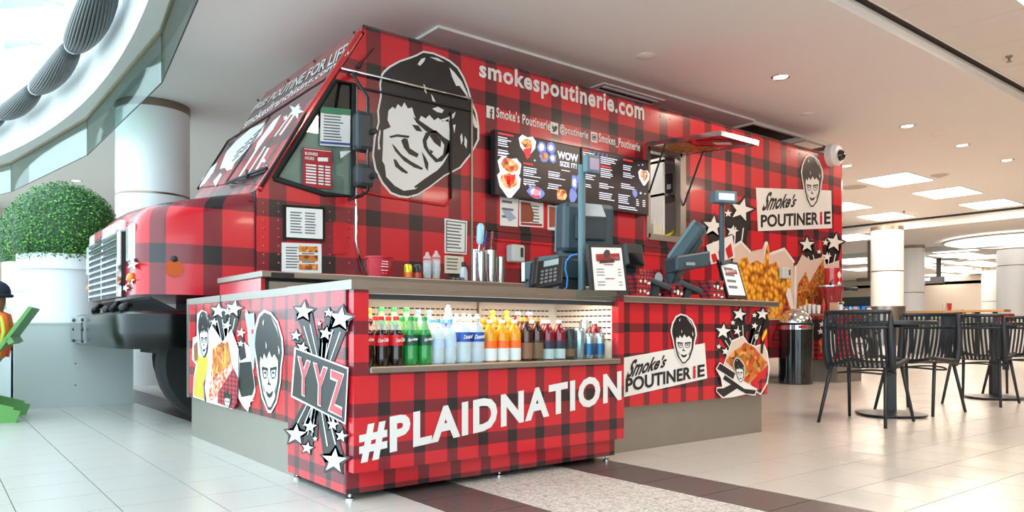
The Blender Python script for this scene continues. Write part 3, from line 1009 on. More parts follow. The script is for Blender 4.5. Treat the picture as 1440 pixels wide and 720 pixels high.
f_lens = [[(250, 432), (266, 404), (300, 412), (328, 450), (322, 492), (298, 512), (266, 482), (252, 455)]]
f_eye = [[(262, 408), (288, 396), (314, 432), (312, 462), (284, 440)], [(262, 468), (280, 480), (270, 490)]]
f_hi = [[(210, 95), (228, 70), (246, 66), (240, 82), (222, 102)], [(262, 62), (300, 68), (328, 86), (300, 80)], [(350, 108), (372, 130), (404, 170), (430, 225), (438, 262), (425, 232), (395, 190), (380, 190), (362, 150)],
        [(236, 180), (248, 195), (250, 226), (240, 212)], [(270, 225), (280, 240), (290, 262), (276, 256)], [(275, 290), (300, 282), (326, 296), (318, 310), (296, 305)], [(308, 340), (340, 330), (360, 318), (378, 304), (370, 330), (345, 348)], [(398, 412), (406, 398), (410, 430), (402, 450)], [(418, 410), (428, 430), (426, 466), (416, 450)], [(446, 290), (470, 350), (478, 380), (460, 370), (448, 330)], [(366, 362), (378, 360), (372, 400)],
        [(36, 420), (44, 380), (48, 392), (42, 440), (46, 470), (36, 470)]]
cxs = [print_shape('emblem_outline', SIDE, [bf(f_out)], M['vinyl_white'], side, .003),
       print_shape('emblem_hair', SIDE, [bf(f_in)], M['vinyl_black'], side, .0045),
       print_shape('emblem_face', SIDE, [bf(f_face)] + [bf(q) for q in f_hi], M['vinyl_white'], side, .006),
       print_shape('emblem_features', SIDE, [bf(q) for q in f_ink], M['vinyl_black'], side, .0075),
       print_shape('emblem_lens', SIDE, [bf(q) for q in f_lens], M['vinyl_white'], side, .009),
       print_shape('emblem_eye', SIDE, [bf(q) for q in f_eye], M['vinyl_black'], side, .0105)]
# lettering on the side
lettering('smokespoutinerie.com', SIDE, [(674, 115), (906, 177), (906, 144), (674, 84)], M['vinyl_white'], side, bold=.03, gap=1.1)
for s, q, ic in (("Smoke's Poutinerie", [(698, 165), (774, 184), (774, 170), (698, 150)], (684, 148, 695, 165)), ('@poutinerie', [(787, 189), (827, 199), (827, 184), (787, 174)], (774, 171, 785, 187)), ('Smokes_Poutinerie', [(842, 201), (900, 215), (900, 201), (842, 187)], (831, 185, 840, 199))):
    lettering(s, SIDE, q, M['vinyl_white'], side, bold=.02, gap=1.08)
    x0, y0, x1, y1 = ic
    dy = (x1 - x0) * .25
    print_shape('social_badge', SIDE, [[(x0, y0), (x1, y0 + dy), (x1, y1 + dy), (x0, y1)]], M['vinyl_white'], side, .004)
print_shape('social_symbol', SIDE, [[(690, 153), (693, 153.7), (693, 155.5), (691.7, 155.2), (691.7, 158), (693, 158.3), (692.7, 160), (691.7, 159.8), (691.7, 167), (689.8, 166.5), (689.8, 159.3), (688.5, 159), (688.5, 157.3), (689.8, 157.5), (689.8, 154.5)],
            [(776, 175), (779, 179), (780, 177), (783, 177.5), (784, 179), (782.5, 184), (779, 186), (776, 184.5), (778, 183.5), (776.5, 180)],
            [(833, 188), (838.5, 189.4), (838.5, 198), (833, 196.8)]], M['vinyl_black'], side, .006)
print_shape('social_symbol_ring', SIDE, [[(834, 189.4), (837.6, 190.3), (837.6, 196.7), (834, 195.7)]], M['vinyl_white'], side, .0075)
print_shape('social_symbol_dot', SIDE, [star(835.8, 193, 2.2, 0, 1, .9)], M['vinyl_black'], side, .009)
# shop sign near the rear
print_shape('sign_board_print', SIDE, [[(1063, 264), (1169, 268), (1170, 321), (1066, 325)]], M['vinyl_white'], side, .004)
lettering("Smoke's", SIDE, [(1071, 297), (1118, 291), (1122, 274), (1078, 268)], M['vinyl_black'], side, bold=.03, shear=.35, off=.0065)
lettering('POUTINER', SIDE, [(1070, 320), (1151, 316), (1151, 298), (1070, 302)], M['vinyl_black'], side, bold=.03, off=.0065)
lettering('i', SIDE, [(1153, 315.7), (1156.5, 315.5), (1156.5, 297.6), (1153, 297.8)], M['vinyl_red'], side, bold=.04, off=.0065)
lettering('E', SIDE, [(1159, 315.4), (1168, 315), (1168, 297), (1159, 297.5)], M['vinyl_black'], side, bold=.03, off=.0065)
face_emblem(SIDE, [(1128, 291), (1156, 291), (1156, 219), (1128, 219)], side, .008)
burst(SIDE, [(1003, 318, 15, .1), (1043, 295, 17, .25), (1024, 300, 6, 0), (1030, 325, 9, .2)], (1030, 420), side)
burst(SIDE, [(1135, 344, 11, 0), (1174, 341, 13, .2), (1161, 341, 5, .1), (1152, 354, 4, .2), (1163, 361, 7, .1)], (1160, 420), side)
print_shape('paper_bag_print', SIDE, [[(1035, 450), (1031, 345), (1042, 339), (1055, 354), (1072, 350), (1075, 342), (1078, 340), (1081, 345), (1082, 356), (1088, 353), (1103, 350), (1116, 368), (1118, 440), (1112, 450)],
                                      [(1117, 450), (1119, 376), (1128, 358), (1140, 366), (1155, 362), (1157, 356), (1162, 372), (1180, 366), (1182, 450)]], M['kraft'], side, .007)
print_shape('paper_bag_edge_print', SIDE, [[(1031, 345), (1042, 338), (1056, 353), (1055, 356), (1042, 342), (1033, 348)], [(1082, 356), (1103, 348), (1118, 368), (1116, 370), (1103, 352), (1083, 359)], [(1075, 362), (1075, 341), (1078, 339), (1080, 341), (1080, 363)], [(1117, 440), (1117, 375), (1120, 372), (1120, 440)]], M['vinyl_white'], side, .009)
print_shape('fries_print', SIDE, [[(1036, 448), (1037, 372), (1044, 362), (1051, 362), (1054, 372), (1064, 366), (1074, 372), (1078, 345), (1081, 345), (1081, 372), (1092, 368), (1098, 385), (1112, 392), (1115, 448)]], M['fries'], side, .0095)
print_shape('loaded_fries_print', SIDE, [[(1119, 448), (1122, 400), (1133, 382), (1138, 398), (1146, 384), (1158, 364), (1160, 384), (1164, 396), (1160, 420), (1150, 448)]], M['meat'], side, .0095)
print_shape('plaid_sleeve_print', SIDE, [[(1085, 482), (1098, 445), (1106, 420), (1118, 455), (1113, 480), (1098, 484)]], M['plaid_mid'], side, .011)
print_shape('plaid_sleeve_edge_print', SIDE, [[(1105, 414), (1108, 405), (1112, 406), (1117, 436), (1121, 460), (1117, 460), (1111, 430)]], M['vinyl_white'], side, .0125)
print_shape('caption_print', SIDE, [[(993, 345), (1030, 330), (1034, 362), (1000, 372)]], M['vinyl_white'], side, .0105)
print_shape('caption_letters_print', SIDE, [[(1000, 358), (1006, 356), (1010, 366), (1003, 370)], [(1010, 353), (1015, 352), (1019, 364), (1012, 367)], [(1020, 350), (1028, 342), (1031, 360), (1024, 364)]], M['vinyl_red'], side, .0125)
# serving hatch: frame, interior, raised flap
hf = MB()
for (x0, x1, z0, z1) in ((HX0 - .03, HX0 + .03, HZ0 - .03, HZ1 + .03), (HX1 - .03, HX1 + .07, HZ0 - .04, HZ1 + .03), (HX0, HX1, HZ0 - .05, HZ0 + .02), (HX0, HX1, HZ1 - .02, HZ1 + .03)):
    hf.box(x0, x1, YT - .025, YT + .06, z0, z1)
hf.build('hatch_frame', M['steel'], truck)
inn = mat('galley_lining', 'BDB9B4', .45, metal=.2)
ib = MB()
ib.box(HX0 - .9, HX1 + 1.4, YT + 1.2, YT + 1.22, 1.2, 3.2)
ib.box(HX0 - .92, HX0 - .9, YT + .04, YT + 1.2, 1.2, 3.2)
ib.box(HX1 + 1.4, HX1 + 1.42, YT + .04, YT + 1.2, 1.2, 3.2)
ib.box(HX0 - .9, HX1 + 1.4, YT + .04, YT + 1.2, 3.15, 3.17)
ib.build('galley_lining', inn, truck)
MB().box(HX0 - .1, HX1 + .3, YT + .03, YT + .4, HZ0 - .03, HZ0).build('galley_shelf', M['steel'], truck)
for z in (2.32, 2.72):
    MB().box(HX0 + .42, HX1 + .3, YT + .12, YT + .6, z, z + .03).build('galley_shelf', M['steel'], truck)
MB().box(HX0 + .42, HX0 + .45, YT + .12, YT + .6, HZ0, 2.78).build('shelf_upright', M['cpanel'], truck)
gl = MB().box(HX0 - .1, HX0 + .3, YT + .62, YT + .68, 2.52, 2.58).build('galley_lamp', mat('galley_tube', 'FFFFFF', .4, emit=7), truck)
area_light('galley_light', (HX0 + .3, YT + .6, 3.1), (1.2, .6), 14, (1, .95, .88), parent=truck)
fl_ = [Vector((HX0 - .02, YT - .01, HZ1 + .03)), Vector((HX1 + .05, YT - .01, HZ1 + .03)), Vector((HX1 + .05, 4.735, 2.745)), Vector((HX0 - .02, 4.735, 2.745))]
up = (fl_[1] - fl_[0]).cross(fl_[3] - fl_[0]).normalized()
if up.z < 0:
    up = -up
flap = MB().slab(fl_, up * .03).build('hatch_flap', M['red_paint'], truck)
fr = MB()
for a, b_ in zip(fl_, fl_[1:] + fl_[:1]):
    fr.bar(a + up * .012, b_ + up * .012, .03, .05, up)
fr.build('flap_frame', M['chrome'], flap)


def flp(u, v, d=.004):
    return fl_[0].lerp(fl_[1], u).lerp(fl_[3].lerp(fl_[2], u), v) - up * d


MB().poly([flp(*q) for q in ((.06, .06), (.94, .06), (.94, .5), (.7, .6), (.5, .45), (.06, .5))]).build('food_print', M['meat'], flap, fix=False)
MB().poly([flp(*q) for q in ((.15, .6), (.5, .52), (.8, .68), (.9, .92), (.3, .9))]).build('paper_print', M['plaid_mid'], flap, fix=False)
MB().poly([flp(*q, .006) for q in ((.4, .7), (.6, .66), (.75, .8), (.55, .86))]).build('face_print', M['vinyl_white'], flap, fix=False)
MB().tube([flp(.04, .25, -.0), (HX0 + .0, YT - .03, 2.28)], .012, 6).build('gas_strut', M['blackm'], truck)
MB().tube([flp(.96, .3, -.0), (HX1 + .02, YT - .03, 2.2)], .012, 6).build('gas_strut', M['blackm'], truck)

# hood, grille, lamps, bumper, wheel
YH0, YH1 = YT + .04, YT2 - .04
ST = [(2.0, 0, 1.80), (1.75, .005, 1.75), (1.5, .02, 1.69), (1.36, .04, 1.655), (1.27, .075, 1.62), (1.22, .12, 1.57), (1.195, .18, 1.50)]


def hood_sec(x, ins, zt, zb, rad=.13):
    pts = []
    a0, a1 = YH0 + ins, YH1 - ins
    pts.append((x, a0, zb))
    pts.append((x, a0, zb + .3))
    for k in range(7):
        a = math.pi / 2 * k / 6
        pts.append((x, a0 + rad - rad * math.cos(a), zt - rad + rad * math.sin(a)))
    ym = (a0 + a1) / 2
    for k in range(1, 6):
        q = k / 6
        y = (a0 + rad) + (a1 - a0 - 2 * rad) * q
        pts.append((x, y, zt + .05 * math.sin(math.pi * q)))
    for k in range(7):
        a = math.pi / 2 * (1 - k / 6)
        pts.append((x, a1 - rad + rad * math.cos(a), zt - rad + rad * math.sin(a)))
    pts.append((x, a1, zb + .3))
    pts.append((x, a1, zb))
    return pts


hd = MB()
secs = [hood_sec(x, i, z, .975) for x, i, z in ST]
m_ = len(secs[0])
hd.add([p for s in secs for p in s], [(i * m_ + k, i * m_ + k + 1, (i + 1) * m_ + k + 1, (i + 1) * m_ + k) for i in range(len(ST) - 1) for k in range(m_ - 1)])
hd.add(secs[-1], [tuple(range(m_))])
hd.add([(x, YH0 + i, .975) for x, i, z in ST] + [(x, YH1 - i, .975) for x, i, z in ST], [tuple(range(len(ST))) + tuple(range(2 * len(ST) - 1, len(ST) - 1, -1))])
hood = hd.build('hood', M['plaid_hood'], truck, smooth=True)
MB().box(2.0, 2.03, YT + .02, YT2 - .02, .8, 1.8).build('cowl', M['rubber'], truck)
MB().box(1.96, 1.985, YH0 + .01, YH0 + .02, 1.0, 1.72).build('hood_gap', M['rubber'], truck)
XG = 1.185
GY0_, GY1_ = 6.33, 7.62
gr = MB().box(XG - .02, XG + .02, GY0_, GY1_, .97, 1.47).build('grille', M['blackm'], truck)
for q in range(9):
    z = 1.0 + q * .052
    MB().box(XG - .045, XG - .02, GY0_ + .02, GY1_ - .02, z, z + .02).build('grille_bar', M['chrome'], gr, bevel=.004)
for y in (GY0_, 6.98, GY1_ - .03):
    MB().box(XG - .05, XG - .015, y, y + .03, .97, 1.48).build('grille_post', M['chrome'], gr)
MB().box(XG - .04, XG + .02, GY0_ - .02, GY1_ + .02, 1.47, 1.56).build('nose_panel', M['vinyl_white'], truck, bevel=.02)
MB().box(XG - .043, XG - .03, 7.0, 7.35, 1.47, 1.555).build('nose_print', M['plaid_mid'], truck)
HL = Plane((1.2, 0, 0), (-1, 0, 0))
for y in (6.06, YT2 - (6.06 - YT)):
    cen = Vector((1.192, y, 1.35))
    MB().obox(cen, (.025, 0, 0), (0, .075, 0), (0, 0, .155)).build('headlight_bezel', M['chrome'], truck, bevel=.03)
    MB().obox(cen + Vector((-.026, 0, 0)), (.012, 0, 0), (0, .055, 0), (0, 0, .13)).build('headlight_lens', mat('headlight_lens', 'C9D6CF', .1, metal=.5), truck, bevel=.012)
    MB().ball(cen + Vector((-.01, .02, -.25)), .03, .05, .04).build('turn_signal', M['amber'], truck, smooth='all')
hp = Plane((0, YH0 + .06, 0), (0, -1, 0))
q = hp.at(243, 365)
MB().ball((q.x, YH0 + .02, q.z), .025, .02, .025).build('hood_bolt', M['blackm'], truck, smooth='all')
q = hp.at(243, 378)
MB().lathe([(.01, 0), (.06, 0), (.06, .004)], (0, 0, 0), 20)
d_ = MB()
d_.add([(q.x + .062 * math.cos(a * .3142), YH0 + .012, q.z + .062 * math.sin(a * .3142)) for a in range(20)], [tuple(range(20))])
d_.build('hood_spot_print', mat('ochre_dot', 'C4551F', .3), truck, fix=False)
print_shape('hood_star_print', Plane((1.19, 0, 0), (-1, 0, 0)), [star(186, 371, 9, .2), star(183, 395, 7, 0), star(176, 405, 6, .3)], M['vinyl_white'], hood, .012)
MB().slab([(1.26, YT + .1, .96), (1.26, 7.9, .96), (1.5, 7.9, .84), (1.5, YT + .1, .84)], (0, 0, -.02)).build('radiator_mesh', M['rubber'], truck)
MB().bar((1.8, YT + .2, .83), (1.78, YT + .1, .98), .04, .02).build('hood_stay', M['steel'], truck)
MB().box(1.62, 2.0, YT + .45, 7.9, .5, .84).build('chassis', M['blackm'], truck)
for y, dz in ((5.95, 0), (6.3, .02), (6.6, 0), (7.1, .02)):
    hk = MB()
    hk.tube([(1.1, y, .86 + dz), (1.16, y + .15, .9 + dz), (1.2, y + .26, .9 + dz)], .022, 6)
    hk.ball((1.12, y + .05, .875), .035)
    hk.build('hood_latch', M['blackm'], truck, smooth='all')
# bumper wrapping round the near corner
bp = []
for (x, y) in ((1.52, YT - .08), (1.4, YT - .09), (1.3, YT - .085), (1.2, YT - .05), (1.13, YT + .02), (1.09, YT + .12), (1.07, YT + .3), (1.06, YT + .8), (1.06, 6.95), (1.06, YT2 - .8), (1.065, 7.7), (1.08, 7.9)):
    bp.append((x, y))
bm_ = MB()
prof = [(0, .58), (-.015, .6), (-.02, .7), (-.012, .83), (.02, .85), (.06, .85)]
nb, np_ = len(bp), len(prof)
for i, (x, y) in enumerate(bp):
    a, c = Vector(bp[max(i - 1, 0)]), Vector(bp[min(i + 1, nb - 1)])
    t = (c - a).normalized()
    nn = Vector((-t.y, t.x)) if True else None
    if nn.dot(Vector((x - 1.9, y - 6.95))) < 0:
        nn = -nn
    for (o_, z) in prof:
        bm_.v.append(Vector((x - nn.x * o_, y - nn.y * o_, z)))
bm_.f = [[i * np_ + k, (i + 1) * np_ + k, (i + 1) * np_ + k + 1, i * np_ + k + 1] for i in range(nb - 1) for k in range(np_ - 1)]
bm_.mi = [0] * len(bm_.f)
bump = bm_.build('bumper', M['bumper'], truck, smooth=True)
MB().box(1.03, 1.05, 7.15, 7.88, .60, .83).build('bumper_end_plate', mat('bumper_silver', '9DA3A3', .25, metal=.8), bump)
MB().box(1.02, 1.03, 7.22, 7.6, .63, .78).build('bumper_recess', M['black'], bump)
for z in (.62, .72, .8):
    for y in (7.18, 7.66):
        MB().ball((1.028, y, z), .016, nu=8, nv=6).build('bumper_bolt', M['blackm'], bump)


def wheel(cx_, cy_, cz, r):
    w = MB().lathe([(r * .6, -.11), (r * .93, -.12), (r, -.08), (r, .08), (r * .93, .12), (r * .6, .11)], (0, 0, 0), 32)
    w.v = [Vector((cx_ + p.x, cy_ + p.z, cz + p.y)) for p in w.v]
    o = w.build('tyre', M['rubber'], truck, smooth=True)
    h = MB().lathe([(.02, -.1), (r * .25, -.1), (r * .35, -.06), (r * .62, -.07), (r * .64, -.1)], (0, 0, 0), 24)
    h.v = [Vector((cx_ + p.x, cy_ + p.z, cz + p.y)) for p in h.v]
    h.build('wheel_hub', M['gray_dark'], o, smooth=True)
    for k in range(6):
        a = k * math.pi / 3
        MB().ball((cx_ + r * .45 * math.cos(a), cy_ - .075, cz + r * .45 * math.sin(a)), .022, nu=8, nv=5).build('wheel_nut', M['chrome'], o, smooth='all')


wheel(1.80, YT + .28, .45, .448)
wheel(2.15, 7.72, .45, .448)
wheel(8.5, YT2 - .28, .45, .448)
wheel(8.5, YT + .28, .45, .448)

# small box and camera on the truck
q = P(1167, 219)
cm = thing('security_camera', 'white round security camera on the truck rear corner', 'camera', (q.x, YT, q.z))
cmb = MB().tube([(q.x, YT - .001, q.z), (q.x, YT - .1, q.z), (q.x, YT - .15, q.z)], [.17, .17, .12], 20)
cmb.build('housing', M['vinyl_white'], cm, smooth=True)
MB().ball((q.x + .02, YT - .14, q.z - .02), .085).build('lens', M['black'], cm, smooth='all')
for (x0, x1, y0, y1, lb) in ((1093, 1104, 377, 392, 'small grey switch box fixed over the printed fries on the truck'),):
    a, c = P(x0, y1), P(x1, y0)
    o = thing('switch_box', lb, 'box', (a.x, YT, a.z))
    MB().box(a.x, c.x, YT - .09, YT - .021, a.z, c.z).build('case', M['planter_box'], o, bevel=.015)
    MB().box(c.x - .05, c.x - .02, YT - .095, YT - .09, a.z + .05, c.z - .03).build('slot', M['blackm'], o)

# ================================================================ COUNTERS
def col_at(px, y):
    d = ray(px, HORIZON)
    t = y / d.y
    return d.x * t, t            # X on the plane Y = y, and the depth


YF = 2.81
FRONT = Plane((0, YF, 0), (0, -1, 0))
LSIDE = Plane((1.37, 0, 0), (-1, 0, 0))
LEFTC = Plane((1.39, 0, 0), (-1, 0, 0))
RIGHTC = Plane((0, 2.98, 0), (0, -1, 0))

cool = thing('display_cooler', 'red plaid drinks cooler counter with hashtag lettering and open lit shelf', 'counter', (2.18, 3.15, 0))
fp = MB().box(1.3785, 2.985, YF, 2.86, .125, .545).build('front_panel', M['plaid_front'], cool)
MB().box(1.3785, 1.447, YF, 2.86, .545, .885).build('left_stile', M['plaid_front'], cool)
MB().box(2.942, 2.985, YF, 2.86, .545, .905).build('right_stile', M['plaid_front'], cool)
MB().box(1.372, 2.965, 2.862, 2.885, .03, .125).build('kick_panel', M['plaid_kick'], cool)
sp_ = MB().box(1.37, 1.395, 2.867, 3.5, .03, .885).build('side_panel', M['plaid_side'], cool)
MB().box(1.366, 1.45, YF - .006, 3.502, .885, .925).build('corner_cap', M['steel'], cool)
MB().box(1.45, 2.942, YF + .012, 3.5, .895, .925).build('canopy_top', M['steel'], cool)
MB().box(1.45, 2.942, YF + .02, YF + .05, .872, .893).build('canopy_rail', M['steel'], cool)
MB().box(1.45, 2.942, YF + .03, YF + .05, .848, .870).build('canopy_valance', M['gray_dark'], cool)
MB().box(2.64, 2.985, YF - .012, YF + .011, .872, .925).build('glass_lip', M['case_glass'], cool)
MB().box(1.447, 2.942, YF - .018, 2.9, .535, .562).build('shelf_ledge', M['steel'], cool, bevel=.004)
MB().box(1.447, 2.976, 2.9, 3.4, .535, .558).build('shelf', M['steel_base'], cool)
MB().box(1.447, 2.972, 3.02, 3.4, .558, .605).build('back_step', M['steel_base'], cool)
MB().box(1.40, 1.447, 2.87, 3.4, .55, .885).build('inner_wall', M['cpanel'], cool)
MB().box(2.974, 2.984, 2.87, 3.4, .55, .885).build('inner_wall', M['cpanel'], cool)
bk = MB().box(1.42, 2.98, 3.37, 3.40, .55, .89).build('back_wall', M['cpanel'], cool)
sl = MB()
for r_ in range(6):
    for i in range(46):
        x = 1.46 + i * .032
        sl.box(x, x + .022, 3.366, 3.372, .66 + r_ * .033, .667 + r_ * .033)
for r_ in range(6):
    for i in range(13):
        y = 2.9 + i * .035
        sl.box(2.969, 2.975, y, y + .024, .66 + r_ * .033, .667 + r_ * .033)
sl.build('vent_slots', M['gray_dark'], bk, kind='stuff')
MB().box(2.4, 2.42, 3.35, 3.37, .6, .87).build('back_joint', M['steel'], bk)
MB().box(1.46, 2.93, YF + .07, YF + .1, .855, .868).build('tube_lamp', mat('case_tube', 'FFF3E0', .4, emit=6), cool)
area_light('case_light', (2.2, YF + .2, .868), (1.4, .12), 8, (1, .80, .56), parent=cool)
MB().box(1.42, 2.94, 2.9, 3.48, .04, .5).build('cabinet', M['blackm'], cool)
for x, y in ((1.40, 2.89), (2.93, 2.89), (1.40, 3.46), (2.2, 2.9)):
    ft = MB().lathe([(.018, 0), (.018, .008), (.007, .012), (.007, .06)], (x, y, 0), 12).build('levelling_foot', M['chrome'], cool)
MB().box(2.35, 2.938, YF + .004, YF + .012, .562, .668).build('guard_glass', M['case_glass'], cool)
lettering('#PLAIDNATION', FRONT, [(505, 652), (874, 566), (874, 521), (505, 594)], M['vinyl_white'], fp, bold=.042, gap=1.14)
# star print with the airport code on the cooler side
burst(LSIDE, [(427, 438, 14, .1), (479, 448, 17, .15), (462, 440, 7, .1), (449, 455, 4, 0), (458, 469, 10, .2), (416, 472, 8, .1), (425, 489, 9, .3)], (452, 535), sp_)
burst(LSIDE, [(416, 611, 15, .1), (436, 600, 10, .1), (432, 630, 9, .2), (443, 617, 4, 0), (468, 597, 9, .1), (480, 613, 9, .2), (470, 648, 18, .1)], (448, 540), sp_)
print_shape('code_panel_edge', LSIDE, [[(414, 488), (490, 517), (486, 597), (409, 558)]], M['vinyl_white'], sp_, .007)
print_shape('code_panel', LSIDE, [[(416, 491), (488, 519), (484, 594), (411, 556)]], M['vinyl_black'], sp_, .0085)
for ch, q, b_ in (('Y', [(417, 552), (436, 562), (437, 508), (418, 500)], .09), ('Y', [(439, 566), (459, 576), (461, 517), (440, 509)], .09), ('Z', [(461, 578), (482, 588), (484, 526), (463, 518)], .09)):
    lettering(ch, LSIDE, q, M['vinyl_white'], sp_, bold=.05, off=.010, name='code_letter_edge')
    cx_, cy_ = sum(p[0] for p in q) / 4, sum(p[1] for p in q) / 4
    q2 = [(cx_ + (x - cx_) * .84, cy_ + (y - cy_) * .95) for x, y in q]
    lettering(ch, LSIDE, q2, mat('code_red', 'C24A52', .35), sp_, bold=.02, off=.0115, name='code_letter')

lc = thing('side_counter', 'short red plaid counter wall with printed faces and fries beside the truck wheel', 'counter', (1.45, 4.4, 0))
lp = MB().box(1.39, 1.41, 3.506, 5.31, .262, .885).build('printed_panel', M['plaid_side'], lc)
MB().box(1.385, 1.56, 3.506, 5.31, .885, .925).build('top_rail', M['steel'], lc)
MB().box(1.405, 1.55, 3.506, 5.30, 0, .262).build('steel_kick', M['steel_base'], lc)
MB().box(1.384, 1.56, 5.31, 5.345, .26, .925).build('end_post', M['steel'], lc)
MB().box(1.41, 1.55, 3.506, 5.31, .262, .885).build('core_wall', M['steel_base'], lc)
MB().box(1.383, 1.39, 4.60, 4.61, .88, .927).build('rail_joint', M['gray_dark'], lc)
lz = lambda pts: [(260 + x / 3.6, 400 + y / 3.6) for x, y in pts]
face_emblem(LEFTC, [(361, 576), (397, 577), (396, 438), (357, 440)], lp, .004)
print_shape('figure_edge_print', LEFTC, [lz([(62, 150), (85, 128), (110, 140), (128, 190), (125, 290), (138, 330), (128, 420), (95, 500), (100, 590), (40, 570), (45, 470), (55, 405), (36, 380), (40, 270), (60, 262)])], M['vinyl_white'], lp, .003)
print_shape('figure_shirt_print', LEFTC, [lz([(52, 290), (66, 360), (90, 372), (120, 360), (130, 400), (92, 498), (96, 582), (45, 565), (50, 470), (64, 400), (42, 370)])], M['yellow'], lp, .005)
print_shape('figure_hand_print', LEFTC, [lz([(44, 310), (60, 290), (64, 380), (48, 390)])], mat('brown_print', '8A5A34', .4), lp, .0065)
face_emblem(LEFTC, [(279, 502), (294, 503), (295, 437), (278, 438)], lp, .007, False)
burst(LEFTC, [(307, 437, 11, .1), (320, 438, 7, 0), (329, 434, 12, .2), (301, 453, 6, .1), (319, 458, 7, .2)], (318, 500), lp)
print_shape('paper_cone_print', LEFTC, [lz([(118, 240), (135, 205), (160, 240), (190, 290), (235, 225), (262, 300), (272, 330), (265, 600), (240, 632), (110, 595), (100, 520), (118, 400)])], M['vinyl_white'], lp, .0085)
print_shape('loaded_fries_print', LEFTC, [lz([(140, 330), (160, 312), (185, 290), (200, 300), (214, 285), (224, 330), (235, 400), (252, 430), (240, 460), (170, 560), (130, 590), (118, 560), (130, 480), (136, 420)])], M['sauce'], lp, .010)
print_shape('golden_fries_print', LEFTC, [lz([(140, 330), (160, 312), (185, 290), (200, 300), (214, 285), (224, 330), (228, 400), (190, 440), (150, 470), (138, 430)])], M['fries_small'], lp, .0115)
print_shape('plaid_sleeve_print', LEFTC, [lz([(168, 545), (245, 425), (268, 480), (262, 600), (245, 630), (165, 600)])], M['plaid_tiny'], lp, .013)
face_emblem(LEFTC, [(313, 573), (325, 576), (325, 550), (315, 548)], lp, .0145, False)
print_shape('fork_print', LEFTC, [lz([(304, 150), (312, 126), (322, 150), (350, 145), (356, 250), (350, 425), (342, 440), (330, 320), (320, 300), (318, 240)])], M['teal_print'], lp, .005)
print_shape('fork_mark_print', LEFTC, [lz([(336, 228), (346, 226), (346, 250), (336, 250)])], M['vinyl_red'], lp, .0065)
print_shape('amplifier_edge_print', LEFTC, [lz([(270, 330), (300, 290), (335, 325), (340, 390), (358, 540), (350, 570), (330, 600), (320, 645), (296, 620), (262, 560), (266, 400)])], M['vinyl_white'], lp, .0035)
print_shape('amplifier_print', LEFTC, [lz([(276, 396), (335, 390), (352, 520), (340, 560), (285, 570), (272, 520)]), lz([(272, 340), (290, 230), (300, 300), (310, 370), (280, 386)])], M['vinyl_black'], lp, .005)
print_shape('small_star_print', LEFTC, [star(*lz([(284, 245)])[0], 7, .2), star(*lz([(318, 590)])[0], 9, .2), star(*lz([(282, 300)])[0], 5, .1)], M['vinyl_white'], lp, .0065)

rc = thing('serving_counter', 'red plaid serving counter with steel top and white shop sign print', 'counter', (3.8, 3.3, 0))
rp_ = MB().box(2.99, 4.612, 2.98, 3.0, .268, .872).build('printed_panel', M['plaid_right'], rc)
MB().box(2.99, 4.70, 2.945, 3.75, .874, .915).build('steel_top', M['steel'], rc, bevel=.006)
MB().box(2.97, 4.6, 3.02, 3.7, 0, .268).build('steel_kick', M['steel_base'], rc)
MB().box(2.99, 4.61, 3.0, 3.7, .268, .874).build('cabinet', M['blackm'], rc)
MB().box(4.598, 4.614, 2.985, 3.7, .268, .872).build('end_panel', M['plaid_side'], rc)
print_shape('sign_board_print', RIGHTC, [[(877, 503), (991, 482.5), (994.5, 532), (877, 558.5)]], M['vinyl_white'], rp_, .004)
lettering("Smoke's", RIGHTC, [(880, 533), (936, 516), (939, 499), (887, 505)], M['vinyl_black'], rp_, bold=.03, shear=.35, off=.0065)
lettering('POUTINER', RIGHTC, [(880, 552), (972, 533), (972, 515), (880, 532)], M['vinyl_black'], rp_, bold=.03, off=.0065)
lettering('i', RIGHTC, [(974.5, 532.6), (978.5, 531.8), (978.5, 514), (974.5, 514.7)], M['vinyl_red'], rp_, bold=.05, off=.0065)
lettering('E', RIGHTC, [(981, 531), (991, 529), (991, 512), (981, 513.7)], M['vinyl_black'], rp_, bold=.03, off=.0065)
face_emblem(RIGHTC, [(945, 511), (978, 511), (978, 443), (945, 443)], rp_, .008)
rz = lambda pts: [(1000 + x / 5.14, 430 + y / 5.14) for x, y in pts]
burst(RIGHTC, [rz([(88, 185)])[0] + (11, .1), rz([(205, 62)])[0] + (10, .2), rz([(372, 60)])[0] + (9, .1), rz([(158, 122)])[0] + (4, 0), rz([(190, 185)])[0] + (6, .2), rz([(56, 295)])[0] + (4, .1), rz([(105, 330)])[0] + (6, .2), rz([(313, 68)])[0] + (4, .1), rz([(315, 145)])[0] + (5, .2)], (1047, 520), rp_)
print_shape('paper_box_edge_print', RIGHTC, [rz([(92, 420), (150, 250), (232, 215), (268, 270), (320, 290), (380, 270), (408, 330), (425, 450), (410, 560), (360, 645), (200, 560), (100, 470)])], M['vinyl_white'], rp_, .007)
print_shape('paper_box_print', RIGHTC, [rz([(100, 415), (155, 258), (228, 225), (262, 275), (318, 298), (378, 282), (402, 335), (416, 450), (402, 555), (358, 632), (205, 550), (108, 462)])], M['kraft'], rp_, .0085)
print_shape('loaded_fries_print', RIGHTC, [rz([(105, 400), (160, 330), (210, 300), (245, 265), (300, 290), (345, 340), (410, 415), (340, 500), (270, 560), (200, 520), (150, 440)])], M['meat'], rp_, .010)
print_shape('box_side_print', RIGHTC, [rz([(285, 555), (412, 425), (412, 500), (400, 555), (358, 630), (300, 600)])], M['plaid_mid'], rp_, .0115)
print_shape('box_side_red_print', RIGHTC, [rz([(290, 550), (408, 430), (410, 470), (310, 590)])], M['vinyl_red'], rp_, .013)
